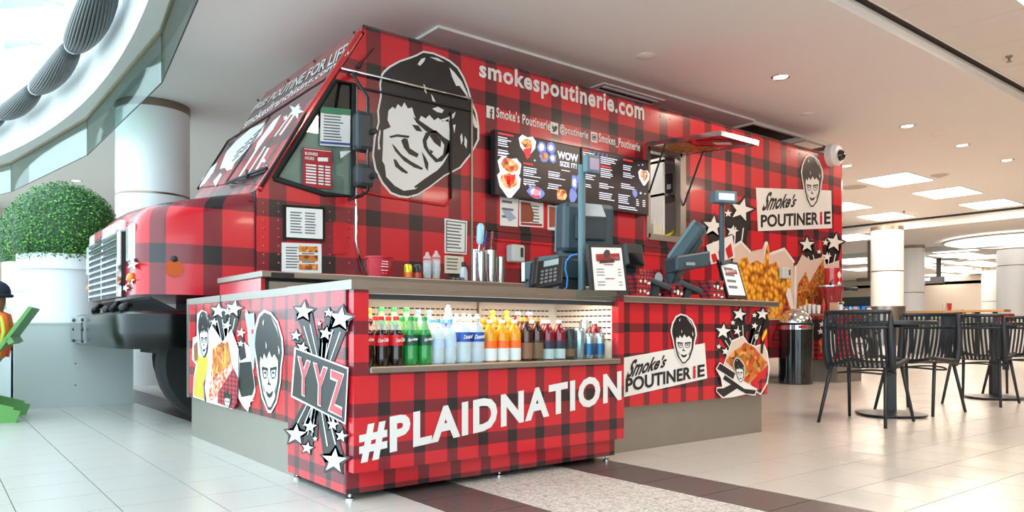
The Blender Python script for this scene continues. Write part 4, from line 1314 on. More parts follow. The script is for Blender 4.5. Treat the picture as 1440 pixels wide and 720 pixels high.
face_emblem(RIGHTC, [rz([(180, 555)])[0], rz([(250, 550)])[0], rz([(235, 385)])[0], rz([(160, 375)])[0]], rp_, .0145)
print_shape('tape_edge_print', RIGHTC, [rz([(62, 408), (180, 480), (200, 530), (335, 600), (320, 650), (250, 640), (160, 660), (80, 668), (36, 620), (40, 590), (80, 585), (70, 520), (34, 455)])], M['vinyl_white'], rp_, .0125)
print_shape('tape_print', RIGHTC, [rz([(65, 416), (175, 488), (160, 530), (42, 455)]), rz([(100, 500), (240, 600), (325, 610), (315, 640), (250, 635), (190, 600), (85, 530)]), rz([(45, 598), (90, 596), (160, 560), (200, 590), (90, 660), (42, 618)])], M['vinyl_black'], rp_, .014)
print_shape('bird_print', RIGHTC, [rz([(385, 120), (408, 70), (420, 110), (408, 180), (385, 240), (372, 350), (358, 340), (365, 230), (370, 170)])], M['vinyl_black'], rp_, .0125)
print_shape('bird_bib_print', RIGHTC, [rz([(384, 185), (402, 165), (404, 195), (372, 258), (366, 235)])], mat('bright_yellow_print', 'E2B81E', .4), rp_, .014)
face_emblem(RIGHTC, [rz([(305, 250)])[0], rz([(348, 250)])[0], rz([(348, 172)])[0], rz([(305, 172)])[0]], rp_, .0105, False)

# back bar counter of steel against the truck
ZB = 1.07
bc = thing('back_counter', 'long stainless steel back counter standing along the truck side', 'counter', (2.9, 4.85, 0))
MB().box(1.56, 4.6, 4.40, 5.26, ZB - .04, ZB).build('worktop', M['steel'], bc, bevel=.005)
MB().box(1.58, 4.58, 4.46, 5.24, .1, ZB - .04).build('cabinet', M['blackm'], bc)
MB().box(1.575, 1.6, 4.45, 5.25, .1, ZB - .04).build('end_panel', M['red_paint'], bc)
for x in (1.62, 2.25, 2.9, 3.5):
    MB().box(x, x + .58, 4.435, 4.46, ZB - .12, ZB - .06).build('drawer_front', M['steel'], bc)
    MB().box(x, x + .58, 4.43, 4.455, .3, ZB - .14).build('door', M['steel_base'], bc)
for q in range(6):
    MB().box(1.7, 2.05, 4.425, 4.43, ZB - .24 - q * .022, ZB - .232 - q * .022).build('vent_slat', M['blackm'], bc)
MB().box(1.62, 1.76, 4.394, 4.40, ZB - .034, ZB - .008).build('maker_plate', M['blackm'], bc)
MB().box(2.4, 3.3, 4.45, 4.95, ZB, ZB + .006).build('drip_mat', M['rubber'], bc)

# ================================================================ DRINKS
B = dict(
    cola=mat('cola_liquid', '1B0D0A', .08, coat=.5), clearp=mat('clear_plastic', 'E6EEF0', .12, alpha=.28), greenp=mat('green_plastic', '2FAE4E', .1, trans=.45, coat=.4),
    greenl=mat('pale_green_liquid', '8FCB90', .12, trans=.4), water=mat('water_bottle', 'D2E2EC', .1, alpha=.6), orange=mat('orange_drink', 'F08A12', .12, trans=.2),
    yellow=mat('yellow_drink', 'F2A81E', .12, trans=.2), tea=mat('tea_drink', '3B120A', .08, coat=.5), berry=mat('berry_drink', '7A0F24', .1, coat=.4),
    red=mat('label_red', 'D01624', .4), navy=mat('label_green_navy', '0E4A34', .4), blue=mat('label_blue', '1D4FA8', .4), orl=mat('label_orange', 'EE6B1E', .4), whl=mat('label_white', 'DDE2E4', .4),
    brown=mat('label_brown', '8A5F44', .5), purple=mat('label_purple', '2A2348', .4), silver=mat('can_silver', 'B4C2C8', .22, metal=.8), canblue=mat('can_blue', '2E6EA8', .25, metal=.6),
    candark=mat('can_dark', '35383A', .3, metal=.5), capred=mat('cap_red', 'D8202A', .35), capgreen=mat('cap_green', '18924A', .35), capblue=mat('cap_blue', '5FA9DC', .35), capwhite=mat('cap_white', 'E9ECEE', .35), capor=mat('cap_orange', 'F09A2C', .35), capgrey=mat('cap_grey', '9A9C9E', .35))


def bottle(name, label, r, h, liquid, lab, cap, lab_z=(.45, .7), fill=.74, word=None, wordcol=None, lab2=None, upper=None, sport=False, shape=0):
    t = thing(name, label, 'bottle' if name != 'drink_can' else 'can')
    if shape == 2:
        MB().lathe([(r * .82, 0), (r, .012), (r, h - .016), (r * .8, h)], (0, 0, 0), 16).build('body', liquid, t, smooth=True, local=True)
        MB().lathe([(r * .8, h), (r * .82, h + .003), (r * .74, h + .003), (r * .72, h)], (0, 0, 0), 16).build('rim', B['silver'], t, smooth=True, local=True)
        if lab:
            MB().lathe([(r + .0006, h * lab_z[0]), (r + .0006, h * lab_z[1])], (0, 0, 0), 16, caps=False).build('label', lab, t, smooth=True, local=True)
        return t
    hb_ = h * fill
    if shape == 0:
        prof = [(r * .75, 0), (r * .96, .008), (r, .03), (r * .93, h * .28), (r * .98, h * .42), (r * .98, h * .62), (r * .85, h * .7), (r * .55, h * .82), (r * .36, h * .9), (r * .36, h * .93)]
    else:
        prof = [(r * .8, 0), (r, .01), (r, h * .3), (r * .96, h * .34), (r, h * .4), (r, h * .66), (r * .9, h * .74), (r * .6, h * .83), (r * .42, h * .88), (r * .42, h * .93)]
    lo = [p for p in prof if p[1] <= hb_ + 1e-6]
    hi = [p for p in prof if p[1] >= hb_ - 1e-6]
    k = len(lo)
    if k < len(prof):
        a, c = prof[k - 1], prof[k]
        q = (hb_ - a[1]) / (c[1] - a[1] + 1e-9)
        mid = (a[0] + (c[0] - a[0]) * q, hb_)
        lo = lo + [mid]
        hi = [mid] + [p for p in hi if p[1] > hb_ + 1e-6]
    MB().lathe(lo, (0, 0, 0), 16).build('body', liquid, t, smooth=True, local=True)
    if len(hi) > 1:
        MB().lathe(hi, (0, 0, 0), 16, caps=False).build('neck', upper or B['clearp'], t, smooth=True, local=True)
    rc_ = r * .44
    if sport:
        MB().lathe([(rc_ * 1.1, h * .92), (rc_ * 1.1, h * .95), (rc_ * .6, h * .97), (rc_ * .6, h * 1.02), (rc_ * .3, h * 1.03)], (0, 0, 0), 14).build('cap', cap, t, smooth=True, local=True)
    else:
        MB().lathe([(rc_, h * .92), (rc_, h * .985), (rc_ * .9, h)], (0, 0, 0), 14).build('cap', cap, t, smooth=True, local=True)
    if lab:
        MB().lathe([(r * 1.005, h * lab_z[0]), (r * 1.005, h * lab_z[1])], (0, 0, 0), 16, caps=False).build('label', lab, t, smooth=True, local=True)
    if lab2:
        MB().lathe([(r * 1.004, h * .03), (r * 1.004, h * lab_z[0])], (0, 0, 0), 16, caps=False).build('lower_label', lab2, t, smooth=True, local=True)
    if word:
        zc, hw = h * (lab_z[0] + lab_z[1]) / 2, r * .72
        lettering3(word, [(-hw, -r * 1.04, zc - hw * .4), (hw, -r * 1.04, zc - hw * .2), (hw, -r * 1.04, zc + hw * .55), (-hw, -r * 1.04, zc + hw * .35)], wordcol or M['vinyl_white'], t, bold=.03, shear=.3, local=True)
    return t


BK = {
    'diet': bottle('soda_bottle', 'x', .031, .215, B['cola'], B['red'], B['capgrey'], (.42, .62), .72, 'Coke'),
    'cola': bottle('soda_bottle', 'x', .032, .215, B['cola'], B['red'], B['capred'], (.40, .62), .72, 'Coca-Cola'),
    'lime': bottle('soda_bottle', 'x', .032, .215, B['greenp'], B['navy'], B['capgreen'], (.40, .62), .72, 'Sprite', None, None, B['greenl']),
    'water': bottle('water_bottle', 'x', .031, .205, B['water'], mat('label_pale_blue', 'B9CCE6', .4), B['capblue'], (.36, .56), .8),
    'sport': bottle('water_bottle', 'x', .036, .225, B['water'], B['blue'], B['capwhite'], (.44, .64), .8, 'Dasani', sport=True),
    'orange': bottle('juice_bottle', 'x', .034, .205, B['yellow'], B['orl'], B['capwhite'], (.32, .5), .86, lab2=B['whl'], upper=B['yellow'], shape=1),
    'tea': bottle('tea_bottle', 'x', .033, .215, B['tea'], B['brown'], B['capor'], (.05, .42), .72, upper=B['tea'], shape=1),
    'berry': bottle('juice_bottle', 'x', .034, .205, B['berry'], B['purple'], B['capwhite'], (.28, .46), .86, lab2=B['whl'], upper=B['berry'], shape=1),
    'silver': bottle('drink_can', 'x', .030, .165, B['silver'], None, None, shape=2),
    'blue': bottle('drink_can', 'x', .029, .135, B['silver'], B['canblue'], None, (.15, .6), shape=2),
    'dark': bottle('drink_can', 'x', .030, .160, B['candark'], B['brown'], None, (.1, .35), shape=2),
    'orange_cap': bottle('juice_bottle', 'x', .034, .21, B['tea'], B['orl'], B['capor'], (.3, .6), .8, upper=B['orange'], shape=1),
    'red_cap': bottle('juice_bottle', 'x', .034, .205, B['berry'], B['red'], B['capwhite'], (.3, .5), .86, upper=B['berry'], shape=1),
}
DESC = {'diet': 'grey-capped cola bottle with red label', 'cola': 'red-capped dark cola bottle', 'lime': 'green-capped lemon-lime soda bottle', 'water': 'clear water bottle with pale blue cap', 'sport': 'clear sport-cap water bottle with blue label',
        'orange': 'yellow-orange juice bottle with white cap', 'tea': 'dark tea bottle with orange cap', 'berry': 'dark berry juice bottle with purple label', 'silver': 'tall silver drink can', 'blue': 'blue and silver energy drink can', 'dark': 'dark drink can', 'orange_cap': 'orange-capped drink bottle', 'red_cap': 'red berry juice bottle'}
front = [('diet', 515), ('cola', 536), ('cola', 557), ('lime', 577.5), ('lime', 597), ('water', 615.5), ('water', 632.5), ('sport', 652), ('sport', 671), ('orange', 689), ('orange', 706), ('orange', 723), ('tea', 740), ('tea', 755), ('berry', 770), ('berry', 786), ('dark', 801), ('silver', 814), ('blue', 827.5), ('blue', 843), ('silver', 859)]
second = [('cola', 528), ('cola', 546), ('lime', 566), ('lime', 584), ('water', 606), ('water', 622), ('sport', 642), ('sport', 660), ('orange_cap', 680), ('orange_cap', 697), ('orange_cap', 716), ('tea', 733), ('red_cap', 748), ('berry', 765), ('blue', 799), ('silver', 816), ('red_cap', 838), ('red_cap', 855)]
third = [('orange_cap', 518), ('lime', 527), ('lime', 538), ('lime', 551), ('water', 571), ('water', 592), ('sport', 630), ('orange_cap', 692), ('orange_cap', 712), ('red_cap', 728), ('red_cap', 744), ('silver', 822), ('red_cap', 842), ('orange_cap', 858)]
ORD = ['first', 'second', 'third', 'fourth']
for row, (lst, y, z, rn) in enumerate(((front, 2.90, .562, 'front cooler row'), (second, 2.985, .562, 'middle cooler row'), (third, 3.07, .607, 'raised back cooler row'))):
    cnt = {}
    for kd, px in lst:
        cnt[kd] = cnt.get(kd, 0) + 1
    seen = {}
    lastx = -9
    for kd, px in lst:
        x, d = col_at(px, y)
        rad = {'sport': .0362, 'silver': .03, 'blue': .029, 'dark': .03, 'diet': .0312, 'cola': .0323, 'lime': .0323, 'water': .0312, 'tea': .0332}.get(kd, .0342)
        x = max(x, lastx + rad + .0005, 1.448 + rad)
        x = min(x, max(2.968 - rad, lastx + rad + .0005))
        if x + rad > 2.969:
            continue
        lastx = x + rad
        i = seen.get(kd, 0)
        seen[kd] = i + 1
        lb = DESC[kd] + (', ' + ORD[i] + ' from left in ' if cnt[kd] > 1 else ' in ') + rn
        place(BK[kd], (x, y, z), random.uniform(-.3, .3) if row == 0 else random.uniform(0, 6), lb, 'drinks in the cooler')

# ================================================================ THINGS ON THE COUNTERS
def base_thing(name, label, cat, px, y, z, group=None):
    x, d = col_at(px, y)
    o = thing(name, label, cat, (x, y, z), group=group)
    return o, x, d / FPX


def quad_slab(pl, quad, d):
    q = [pl.at(*p) for p in quad]
    return q, MB().slab(q, d)


YB = 4.72
o, x, s = base_thing('bucket', 'red plastic sanitizer bucket on the steel back counter', 'bucket', 533, YB, ZB)
MB().lathe([(.075, 0), (.095, .15), (.1, .152), (.1, .162), (.09, .162), (.07, .01)], (x, YB, ZB), 24).build('pail', mat('bucket_red', 'B8152C', .4), o, smooth=True)
MB().tube([(x - .098, YB, ZB + .15), (x - .13, YB - .03, ZB + .1), (x - .11, YB - .05, ZB + .03)], .004, 6).build('handle', M['gray_dark'], o)
for i_, (zz, w_) in enumerate(((.12, .045), (.103, .05), (.085, .055), (.06, .05), (.04, .03))):
    MB().box(x + .0 - w_ / 2, x + w_ / 2, YB - .094 + .012 * i_ * .3, YB - .088 + .012 * i_ * .3, ZB + zz, ZB + zz + .006).build('text_print', M['vinyl_white'], o)
for px, c1, c2, lb in ((574, 'D8C42A', 'E0701E', 'yellow and orange energy drink can on the steel back counter'), (587, '2A2523', 'B8401C', 'black and orange energy drink can beside the clear cups')):
    o, x, s = base_thing('drink_can', lb, 'can', px, YB - .05, ZB)
    MB().lathe([(.026, 0), (.03, .01), (.03, .105), (.024, .115)], (x, YB - .05, ZB), 16).build('body', mat('can' + c1, c1, .25, metal=.4), o, smooth=True)
    MB().lathe([(.0305, .02), (.0305, .06)], (x, YB - .05, ZB), 16, caps=False).build('label', mat('can' + c2, c2, .3), o, smooth=True)
    MB().lathe([(.024, .115), (.022, .118)], (x, YB - .05, ZB), 16).build('lid', B['silver'], o)
for px, h_, lb in ((601, .14, 'shorter stack of clear plastic cups on the back counter'), (613.5, .165, 'taller stack of clear plastic cups on the back counter')):
    o, x, s = base_thing('cup_stack', lb, 'cups', px, YB, ZB)
    for k_ in range(5):
        MB().lathe([(.024, .0), (.033, h_ * .55), (.034, h_ * .55)], (x, YB, ZB + .007 + k_ * .02), 16, caps=False).build('cup', B['clearp'], o, smooth=True)
    MB().lathe([(.034, h_ * .55 + .09), (.03, h_ * .55 + .1), (.012, h_ * .55 + .125), (.012, h_ * .55 + .14)], (x, YB, ZB + .005), 16).build('dome_lid', B['clearp'], o, smooth=True)
o, x, s = base_thing('soap_bottle', 'small clear sauce bottle with a black cap beside the pinned note', 'bottle', 652, YB - .1, ZB)
yb = YB - .1
MB().lathe([(.03, 0), (.03, .07), (.02, .11), (.01, .115)], (x, yb, ZB + .006), 16).build('body', B['water'], o, smooth=True)
MB().lathe([(.018, .115), (.018, .145), (.012, .15)], (x, yb, ZB + .006), 16).build('cap', M['blackm'], o, smooth=True)
o, x, s = base_thing('timer', 'small black and silver timer lying on the back counter mat', 'timer', 639, YB - .1, ZB)
MB().box(x - .07, x + .06, YB - .15, YB - .08, ZB + .006, ZB + .035).build('case', M['blackm'], o, bevel=.006)
for k_ in range(3):
    MB().box(x - .055 + k_ * .04, x - .03 + k_ * .04, YB - .156, YB - .15, ZB + .012, ZB + .03).build('dial', B['silver'], o)
# beer tower with three handles
o, x, s = base_thing('beer_tap', 'chrome beer tap tower with blue, navy and red handles', 'tap', 668, YB, ZB)
MB().lathe([(.035, 0), (.03, .01), (.022, .02), (.022, .25), (.02, .27)], (x, YB, ZB), 18).build('column', M['chrome'], o, smooth=True)
MB().tube([(x, YB, ZB + .25), (x + .15, YB, ZB + .25)], .022, 12).build('manifold', M['chrome'], o, smooth=True)
for i_, (dx, c_, h0, h1, r_) in enumerate(((.015, '9CCBDD', .31, .47, .03), (.06, '25307E', .29, .42, .014), (.125, '8E2029', .30, .42, .012))):
    t_ = MB().tube([(x + dx, YB - .02, ZB + .25), (x + dx, YB - .08, ZB + .245), (x + dx, YB - .1, ZB + .21)], .012, 10).build('spout', M['chrome'], o, smooth=True)
    MB().tube([(x + dx, YB - .03, ZB + .25), (x + dx + .01, YB - .03, ZB + h0)], .009, 8).build('stem', M['chrome'], o, smooth=True)
    MB().tube([(x + dx + .01, YB - .03, ZB + h0), (x + dx + .012, YB - .03, ZB + h0 + .03), (x + dx + .018, YB - .03, ZB + h1 - .02), (x + dx + .02, YB - .03, ZB + h1)], [r_ * .7, r_, r_, r_ * .6], 12).build('tap_handle', mat('tap_' + c_, c_, .25, coat=.4), o, smooth=True)
for px, h_, r_, lb in ((677, .22, .035, 'steel cup stack nearest to the beer tap column'), (691, .245, .042, 'tallest steel cup stack, middle of the three'), (704, .20, .034, 'short steel cup stack on the right of the beer tap')):
    yc = YB - .16
    o, x, s = base_thing('steel_cup_stack', lb, 'cups', px, yc, ZB)
    for k_ in range(6):
        MB().lathe([(r_ * .8, 0), (r_, h_ * .45), (r_ * 1.04, h_ * .455), (r_ * 1.04, h_ * .47), (r_ * .95, h_ * .47)], (x, yc, ZB + .006 + k_ * h_ * .106), 18).build('cup', M['chrome'], o, smooth=True)

# papers, frames and boxes fixed to the truck
def paper(label, quad, m, name='notice', cat='notice', lines=6, frame=None, logo=None, pl=SIDE, inkm=None, off=.004, cols=1):
    q = [pl.at(x, y, off) for x, y in quad]          # tl, tr, br, bl
    o = thing(name, label, cat, (q[0] + q[2]) / 2)
    n_ = pl.n
    if frame:
        c = (q[0] + q[2]) / 2
        qo = [c + (p - c) * 1.0 for p in q]
        MB().slab([p - n_ * (off - .001) for p in qo], n_ * .022).build('frame', frame, o)
        q = [c + (p - c) * .86 + n_ * .022 for p in q]
    MB().slab(q, n_ * .002).build('sheet', m, o)

    def at(u, v):
        return q[0].lerp(q[1], u).lerp(q[3].lerp(q[2], u), v) + n_ * .004
    ln = MB()
    for cc in range(cols):
        u0, u1 = .1 + cc * .8 / cols, .1 + (cc + .82) * .8 / cols
        for i in range(lines):
            v = .14 + .76 * i / max(1, lines)
            u2 = u1 - (random.random() * .2) * (u1 - u0)
            hh = .32 / max(lines, 4)
            ln.poly([at(u0, v), at(u2, v), at(u2, v + hh), at(u0, v + hh)])
    if lines:
        ln.build('printed_lines', inkm or M['ink'], o, fix=False)
    if logo:
        for poly, mm in logo:
            MB().poly([at(*p) + n_ * .001 for p in poly]).build('printed_picture', mm, o, fix=False)
    return o


paper('framed certificate in a black frame on the truck cab', [(397, 288), (456, 292), (456, 340), (397, 337)], M['paper'], 'framed_certificate', 'certificate', 8, M['black'], None, cols=2)
paper('white leaflet with three small pictures under the framed certificate', [(396, 341), (452, 343), (452, 384), (396, 383)], M['paper'], lines=8, cols=2, logo=[([(.42, .1), (.9, .1), (.9, .3), (.42, .3)], M['fries_small']), ([(.42, .4), (.9, .4), (.9, .6), (.42, .6)], M['meat']), ([(.42, .7), (.9, .7), (.9, .9), (.42, .9)], M['fries_small'])])
paper('white permit notice with a grey border beside the body trim', [(625, 307), (657, 311), (656, 358), (625, 356)], M['paper'], lines=8, logo=[([(.06, .05), (.94, .05), (.94, .08), (.06, .08)], M['ink']), ([(.06, .93), (.94, .93), (.94, .96), (.06, .96)], M['ink']), ([(.06, .05), (.1, .05), (.1, .95), (.06, .95)], M['ink']), ([(.9, .05), (.94, .05), (.94, .95), (.9, .95)], M['ink'])])
paper('cream paper note under the permit notice', [(625, 359), (652, 361), (652, 385), (625, 384)], M['paper_cream'], lines=4)
paper('white flyer with blue drawings under the left menu screen', [(703, 275), (729, 279), (728, 319), (703, 317)], M['paper'], lines=3, logo=[([(.1, .5), (.5, .45), (.9, .7), (.5, .85)], mat('pale_blue_print', '9FA9C4', .5))])
paper('food poster with a brown dish picture under the menu screens', [(730, 281), (764, 286), (764, 320), (730, 318)], M['paper'], lines=6, cols=2, logo=[([(.06, .06), (.45, .06), (.6, .5), (.55, .8), (.06, .84)], mat('brown_dish_print', '8A3F22', .4)), ([(.06, .86), (.94, .86), (.94, .95), (.06, .95)], M['ink_red'])])
paper('food poster half hidden behind the till monitor', [(770, 288), (800, 292), (800, 326), (770, 323)], M['paper'], lines=4, logo=[([(.06, .06), (.7, .1), (.8, .8), (.06, .9)], mat('red_dish_print', 'A04530', .4))])
CABW = Plane((0, YT + .03, 0), (0, -1, 0))
paper('white and green notice taped inside the cab window', [(451, 150), (493, 154), (492, 207), (450, 204)], M['paper'], lines=10, logo=[([(0, 0), (1, 0), (1, .16), (0, .16)], mat('notice_green', '3F7D5C', .5)), ([(0, .9), (1, .9), (1, .96), (0, .96)], mat('notice_blue', '3C4C94', .5))], pl=SIDE, off=.006)
paper('red and white business hours notice in the cab window', [(425.5, 207), (467, 211.5), (467, 266.5), (425.5, 262)], M['ink_red'], lines=0, pl=SIDE, off=.006, logo=[([(.04, .03), (.96, .03), (.96, .045), (.04, .045)], M['paper'])] + [([(.1, .42 + i * .075), (.45, .42 + i * .075), (.45, .46 + i * .075), (.1, .46 + i * .075)], M['paper']) for i in range(7)] + [([(.52, .42 + i * .075), (.7, .42 + i * .075), (.7, .46 + i * .075), (.52, .46 + i * .075)], M['paper']) for i in range(7)] + [([(.75, .42 + i * .075), (.93, .42 + i * .075), (.93, .46 + i * .075), (.75, .46 + i * .075)], M['paper']) for i in range(7)] + [([(.5, .22), (.85, .2), (.85, .3), (.5, .32)], M['paper'])])
hours = [o for o in bpy.data.objects if o.get('label', '').startswith('red and white business')][0]
lettering('BUSINESS', SIDE, [(429, 217.5), (447, 219.2), (447, 215), (429, 213.2)], M['paper'], hours, bold=.02, off=.012)
lettering('HOURS:', SIDE, [(429, 224), (442, 225.3), (442, 221), (429, 219.7)], M['paper'], hours, bold=.02, off=.012)
o = thing('paper_tag', 'small white paper triangle hanging in the cab window', 'paper', P(487, 217))
MB().slab([P(x, y, .006) for x, y in ((478, 213), (494, 212), (479, 223))], (0, -.002, 0)).build('sheet', M['paper'], o)
a, c = P(711, 369), P(729, 346)
o = thing('soap_dispenser', 'grey wall dispenser fixed to the truck side beside the steel cups', 'dispenser', (a.x, YT, a.z))
MB().box(a.x, c.x, YT - .11, YT - .001, a.z, c.z).build('case', M['planter_box'], o, bevel=.02)
MB().box(c.x - .06, c.x - .03, YT - .116, YT - .11, a.z + .05, c.z - .03).build('slot', M['blackm'], o)

# menu screens
SCR = Plane((0, YT - .1, 0), (0, -1, 0))
scrm = mat('screen_dark', '241C20', .3, emit=.35)
s_w = mat('screen_white', 'D5D8EA', .4, emit=.9)
s_r = mat('screen_red', 'D8323A', .4, emit=.6)
s_b = mat('screen_blue', '7C8BD0', .4, emit=.5)


def screen(label, quad, content):
    q = [SCR.at(x, y) for x, y in quad]
    x0, x1 = q[0].x, q[1].x
    z0, z1 = (q[2].z + q[3].z) / 2, (q[0].z + q[1].z) / 2
    o = thing('menu_screen', label, 'screen', ((x0 + x1) / 2, YT - .06, z0))
    MB().box(x0, x1, YT - .1, YT - .03, z0, z1).build('housing', M['blackm'], o)
    MB().box(x0 + .12, x1 - .12, YT - .03, YT - .0, z0 + .1, z1 - .1).build('mount', M['gray_dark'], o)
    pan = MB().box(x0 + .012, x1 - .012, YT - .103, YT - .1, z0 + .012, z1 - .012).build('display', scrm, o)

    def at(u, v, d=.0):
        return Vector((x0 + (x1 - x0) * u, YT - .1045 - d, z1 + (z0 - z1) * v))
    content(at, pan)


def lines_block(b, at, u0, v0, u1, n_, dv=.034, hh=.014):
    for i in range(n_):
        e = u0 + (u1 - u0) * random.uniform(.55, 1)
        v = v0 + i * dv
        b.poly([at(u0, v), at(e, v), at(e, v + hh), at(u0, v + hh)])


def blob(at, cx_, cy_, ru, rv, n_=12, d=.001, jag=.15):
    return [at(cx_ + ru * (1 + random.uniform(-jag, jag)) * math.cos(2 * math.pi * i / n_), cy_ + rv * (1 + random.uniform(-jag, jag)) * math.sin(2 * math.pi * i / n_), d) for i in range(n_)]


food = speckle('screen_food', ['8A3018', 'D98A3A', 'F0D0A0', 'C23A34', 'E8B060'], 26, .4)
food.node_tree.nodes['Principled BSDF'].inputs['Emission Strength'].default_value = .5
food.node_tree.links.new(food.node_tree.nodes['Color Ramp'].outputs[0], food.node_tree.nodes['Principled BSDF'].inputs['Emission Color'])


def heart(at, cx_, cy_, r, d):
    return [at(cx_ + x * r, cy_ + y * r * 1.7, d) for x, y in ((-1, -.55), (-.6, -.95), (0, -.8), (.6, -.95), (1, -.55), (.9, .1), (.2, .9), (-.1, .95), (-.8, .2))]


def split_build(b, name, m, parent):
    """each polygon collected in b becomes a part of its own"""
    for isl in b.isl:
        MB().poly(isl).build(name, m, parent, fix=False)


class PB:
    def __init__(s):
        s.isl = []

    def poly(s, pts):
        s.isl.append(pts)


def screen_left(at, pan):
    b = MB()
    for (u0, v0, u1, n_) in ((.03, .1, .2, 2), (.03, .16, .2, 3), (.03, .3, .2, 2), (.03, .35, .2, 2), (.31, .5, .56, 2), (.31, .56, .52, 3), (.31, .69, .52, 3), (.6, .5, .8, 2), (.6, .56, .82, 2), (.6, .7, .76, 3), (.76, .44, .94, 1)):
        lines_block(b, at, u0, v0, u1, n_)
    for cx_, cy_, r in ((.05, .47, .02), (.27, .46, .02), (.44, .37, .02), (.04, .75, .02), (.39, .8, .03), (.6, .78, .02), (.5, .86, .02), (.33, .78, .02)):
        b.poly([at(x, y) for x, y in star(cx_, cy_, r, .1, .8)])
    b.build('menu_text', s_w, pan, fix=False, kind='stuff')
    b = MB()
    for (u0, v0, u1) in ((.03, .035, .2), (.31, .43, .42)):
        b.poly([at(u0, v0), at(u1, v0), at(u1, v0 + .03), at(u0, v0 + .03)])
    b.build('menu_heading', s_r, pan, fix=False, kind='stuff')
    b = PB()
    for cx_, cy_, r in ((.355, .16, .1), (.155, .6, .13), (.15, .86, .13)):
        b.poly(heart(at, cx_, min(cy_, .82), r, .001))
    split_build(b, 'paper_cone_picture', s_w, pan)
    b = PB()
    for cx_, cy_, r in ((.355, .13, .065), (.155, .52, .09), (.15, .76, .09)):
        b.poly(blob(at, cx_, cy_, r, r * 1.3, d=.002))
    split_build(b, 'fries_picture', food, pan)
    b = PB()
    for cx_, cy_, r in ((.355, .27, .05), (.155, .74, .07)):
        b.poly([at(cx_ - r, cy_ - .04, .002), at(cx_ + r, cy_ - .1, .002), at(cx_ + r * .6, cy_ + .06, .002), at(cx_ - .01, cy_ + .11, .002)])
    b.poly([at(.4, .96, .002), at(.45, .78, .002), at(.5, .82, .002), at(.49, .97, .002)])
    split_build(b, 'red_sleeve_picture', s_r, pan)
    b = PB()
    for (cx_, cy_, ru, rv) in ((.52, .14, .05, .1), (.63, .12, .05, .1), (.55, .28, .055, .09), (.65, .28, .045, .08), (.92, .62, .04, .14), (.9, .84, .05, .13), (.45, .88, .1, .1), (.97, .55, .03, .07)):
        b.poly(blob(at, cx_, cy_, ru, rv, 14))
    split_build(b, 'figure_picture', s_b, pan)
    b = PB()
    for (cx_, cy_, ru, rv) in ((.52, .14, .03, .06), (.63, .12, .03, .05), (.65, .28, .025, .045), (.92, .62, .025, .07), (.45, .88, .06, .06)):
        b.poly(blob(at, cx_, cy_, ru, rv, 10, .002))
    split_build(b, 'figure_detail', s_w, pan)
    b = PB()
    b.poly(blob(at, .76, .86, .07, .1, 8, .002))
    b.poly(blob(at, .55, .28, .035, .06, 8, .002))
    split_build(b, 'flag_picture', food, pan)
    lettering3('WOW', [at(.71, .27), at(.97, .27), at(.97, .14), at(.71, .14)], s_w, pan, bold=.04)
    lettering3('SIZE IT!', [at(.74, .385), at(.95, .385), at(.95, .3), at(.74, .3)], s_w, pan, bold=.03)


def screen_right(at, pan):
    b = MB()
    for (u0, v0, u1, n_) in ((.02, .08, .2, 3), (.27, .1, .52, 4), (.27, .3, .46, 3), (.27, .4, .48, 2), (.25, .56, .47, 3), (.25, .72, .5, 4), (.06, .45, .2, 3), (.06, .62, .16, 2), (.6, .17, .78, 3), (.6, .3, .78, 3), (.57, .5, .78, 3), (.53, .7, .76, 5), (.53, .9, .97, 2), (.8, .74, .85, 4), (.9, .74, .96, 4)):
        lines_block(b, at, u0, v0, u1, n_)
    for cx_, cy_, r in ((.87, .62, .03), (.9, .1, .02), (.94, .62, .02), (.84, .12, .015)):
        b.poly([at(x, y) for x, y in star(cx_, cy_, r, .1, .8)])
    b.build('menu_text', s_w, pan, fix=False, kind='stuff')
    b = MB()
    for (u0, v0, u1) in ((.02, .03, .1), (.27, .25, .42), (.6, .06, .75)):
        b.poly([at(u0, v0), at(u1, v0), at(u1, v0 + .03), at(u0, v0 + .03)])
    b.build('menu_heading', s_r, pan, fix=False, kind='stuff')
    MB().poly(heart(at, .92, .33, .09, .001)).build('paper_cone_picture', s_w, pan, fix=False)
    MB().poly(heart(at, .92, .3, .06, .002)).build('fries_picture', food, pan, fix=False)
    b = PB()
    b.poly(blob(at, .78, .64, .04, .07))
    for i in range(5):
        b.poly([at(.1 + i * .06, .14), at(.12 + i * .06, .04), at(.13 + i * .06, .04), at(.11 + i * .06, .14)])
    split_build(b, 'figure_picture', s_b, pan)


screen('left menu screen on the truck with fries pictures and WOW lettering', [(696, 179), (816, 209), (816, 291), (696, 272)], screen_left)
screen('right menu screen on the truck, behind the tall customer display pole', [(817, 206), (912, 226), (911, 303), (817, 289)], screen_right)

# ---- till by the cooler end
ZT = .925
o = thing('cash_drawer', 'dark petrol grey cash drawer stacked on a lower box under the left till', 'cash drawer', (2.85, 3.2, ZT))
MB().box(2.75, 2.96, 3.08, 3.38, ZT, 1.005).build('lower_box', M['gray_dark'], o, bevel=.006)
MB().box(2.74, 2.965, 3.07, 3.39, 1.007, 1.115).build('drawer', M['pos'], o, bevel=.006)
MB().box(2.735, 2.74, 3.36, 3.39, 1.0, 1.11).build('edge_strip', B['silver'], o)


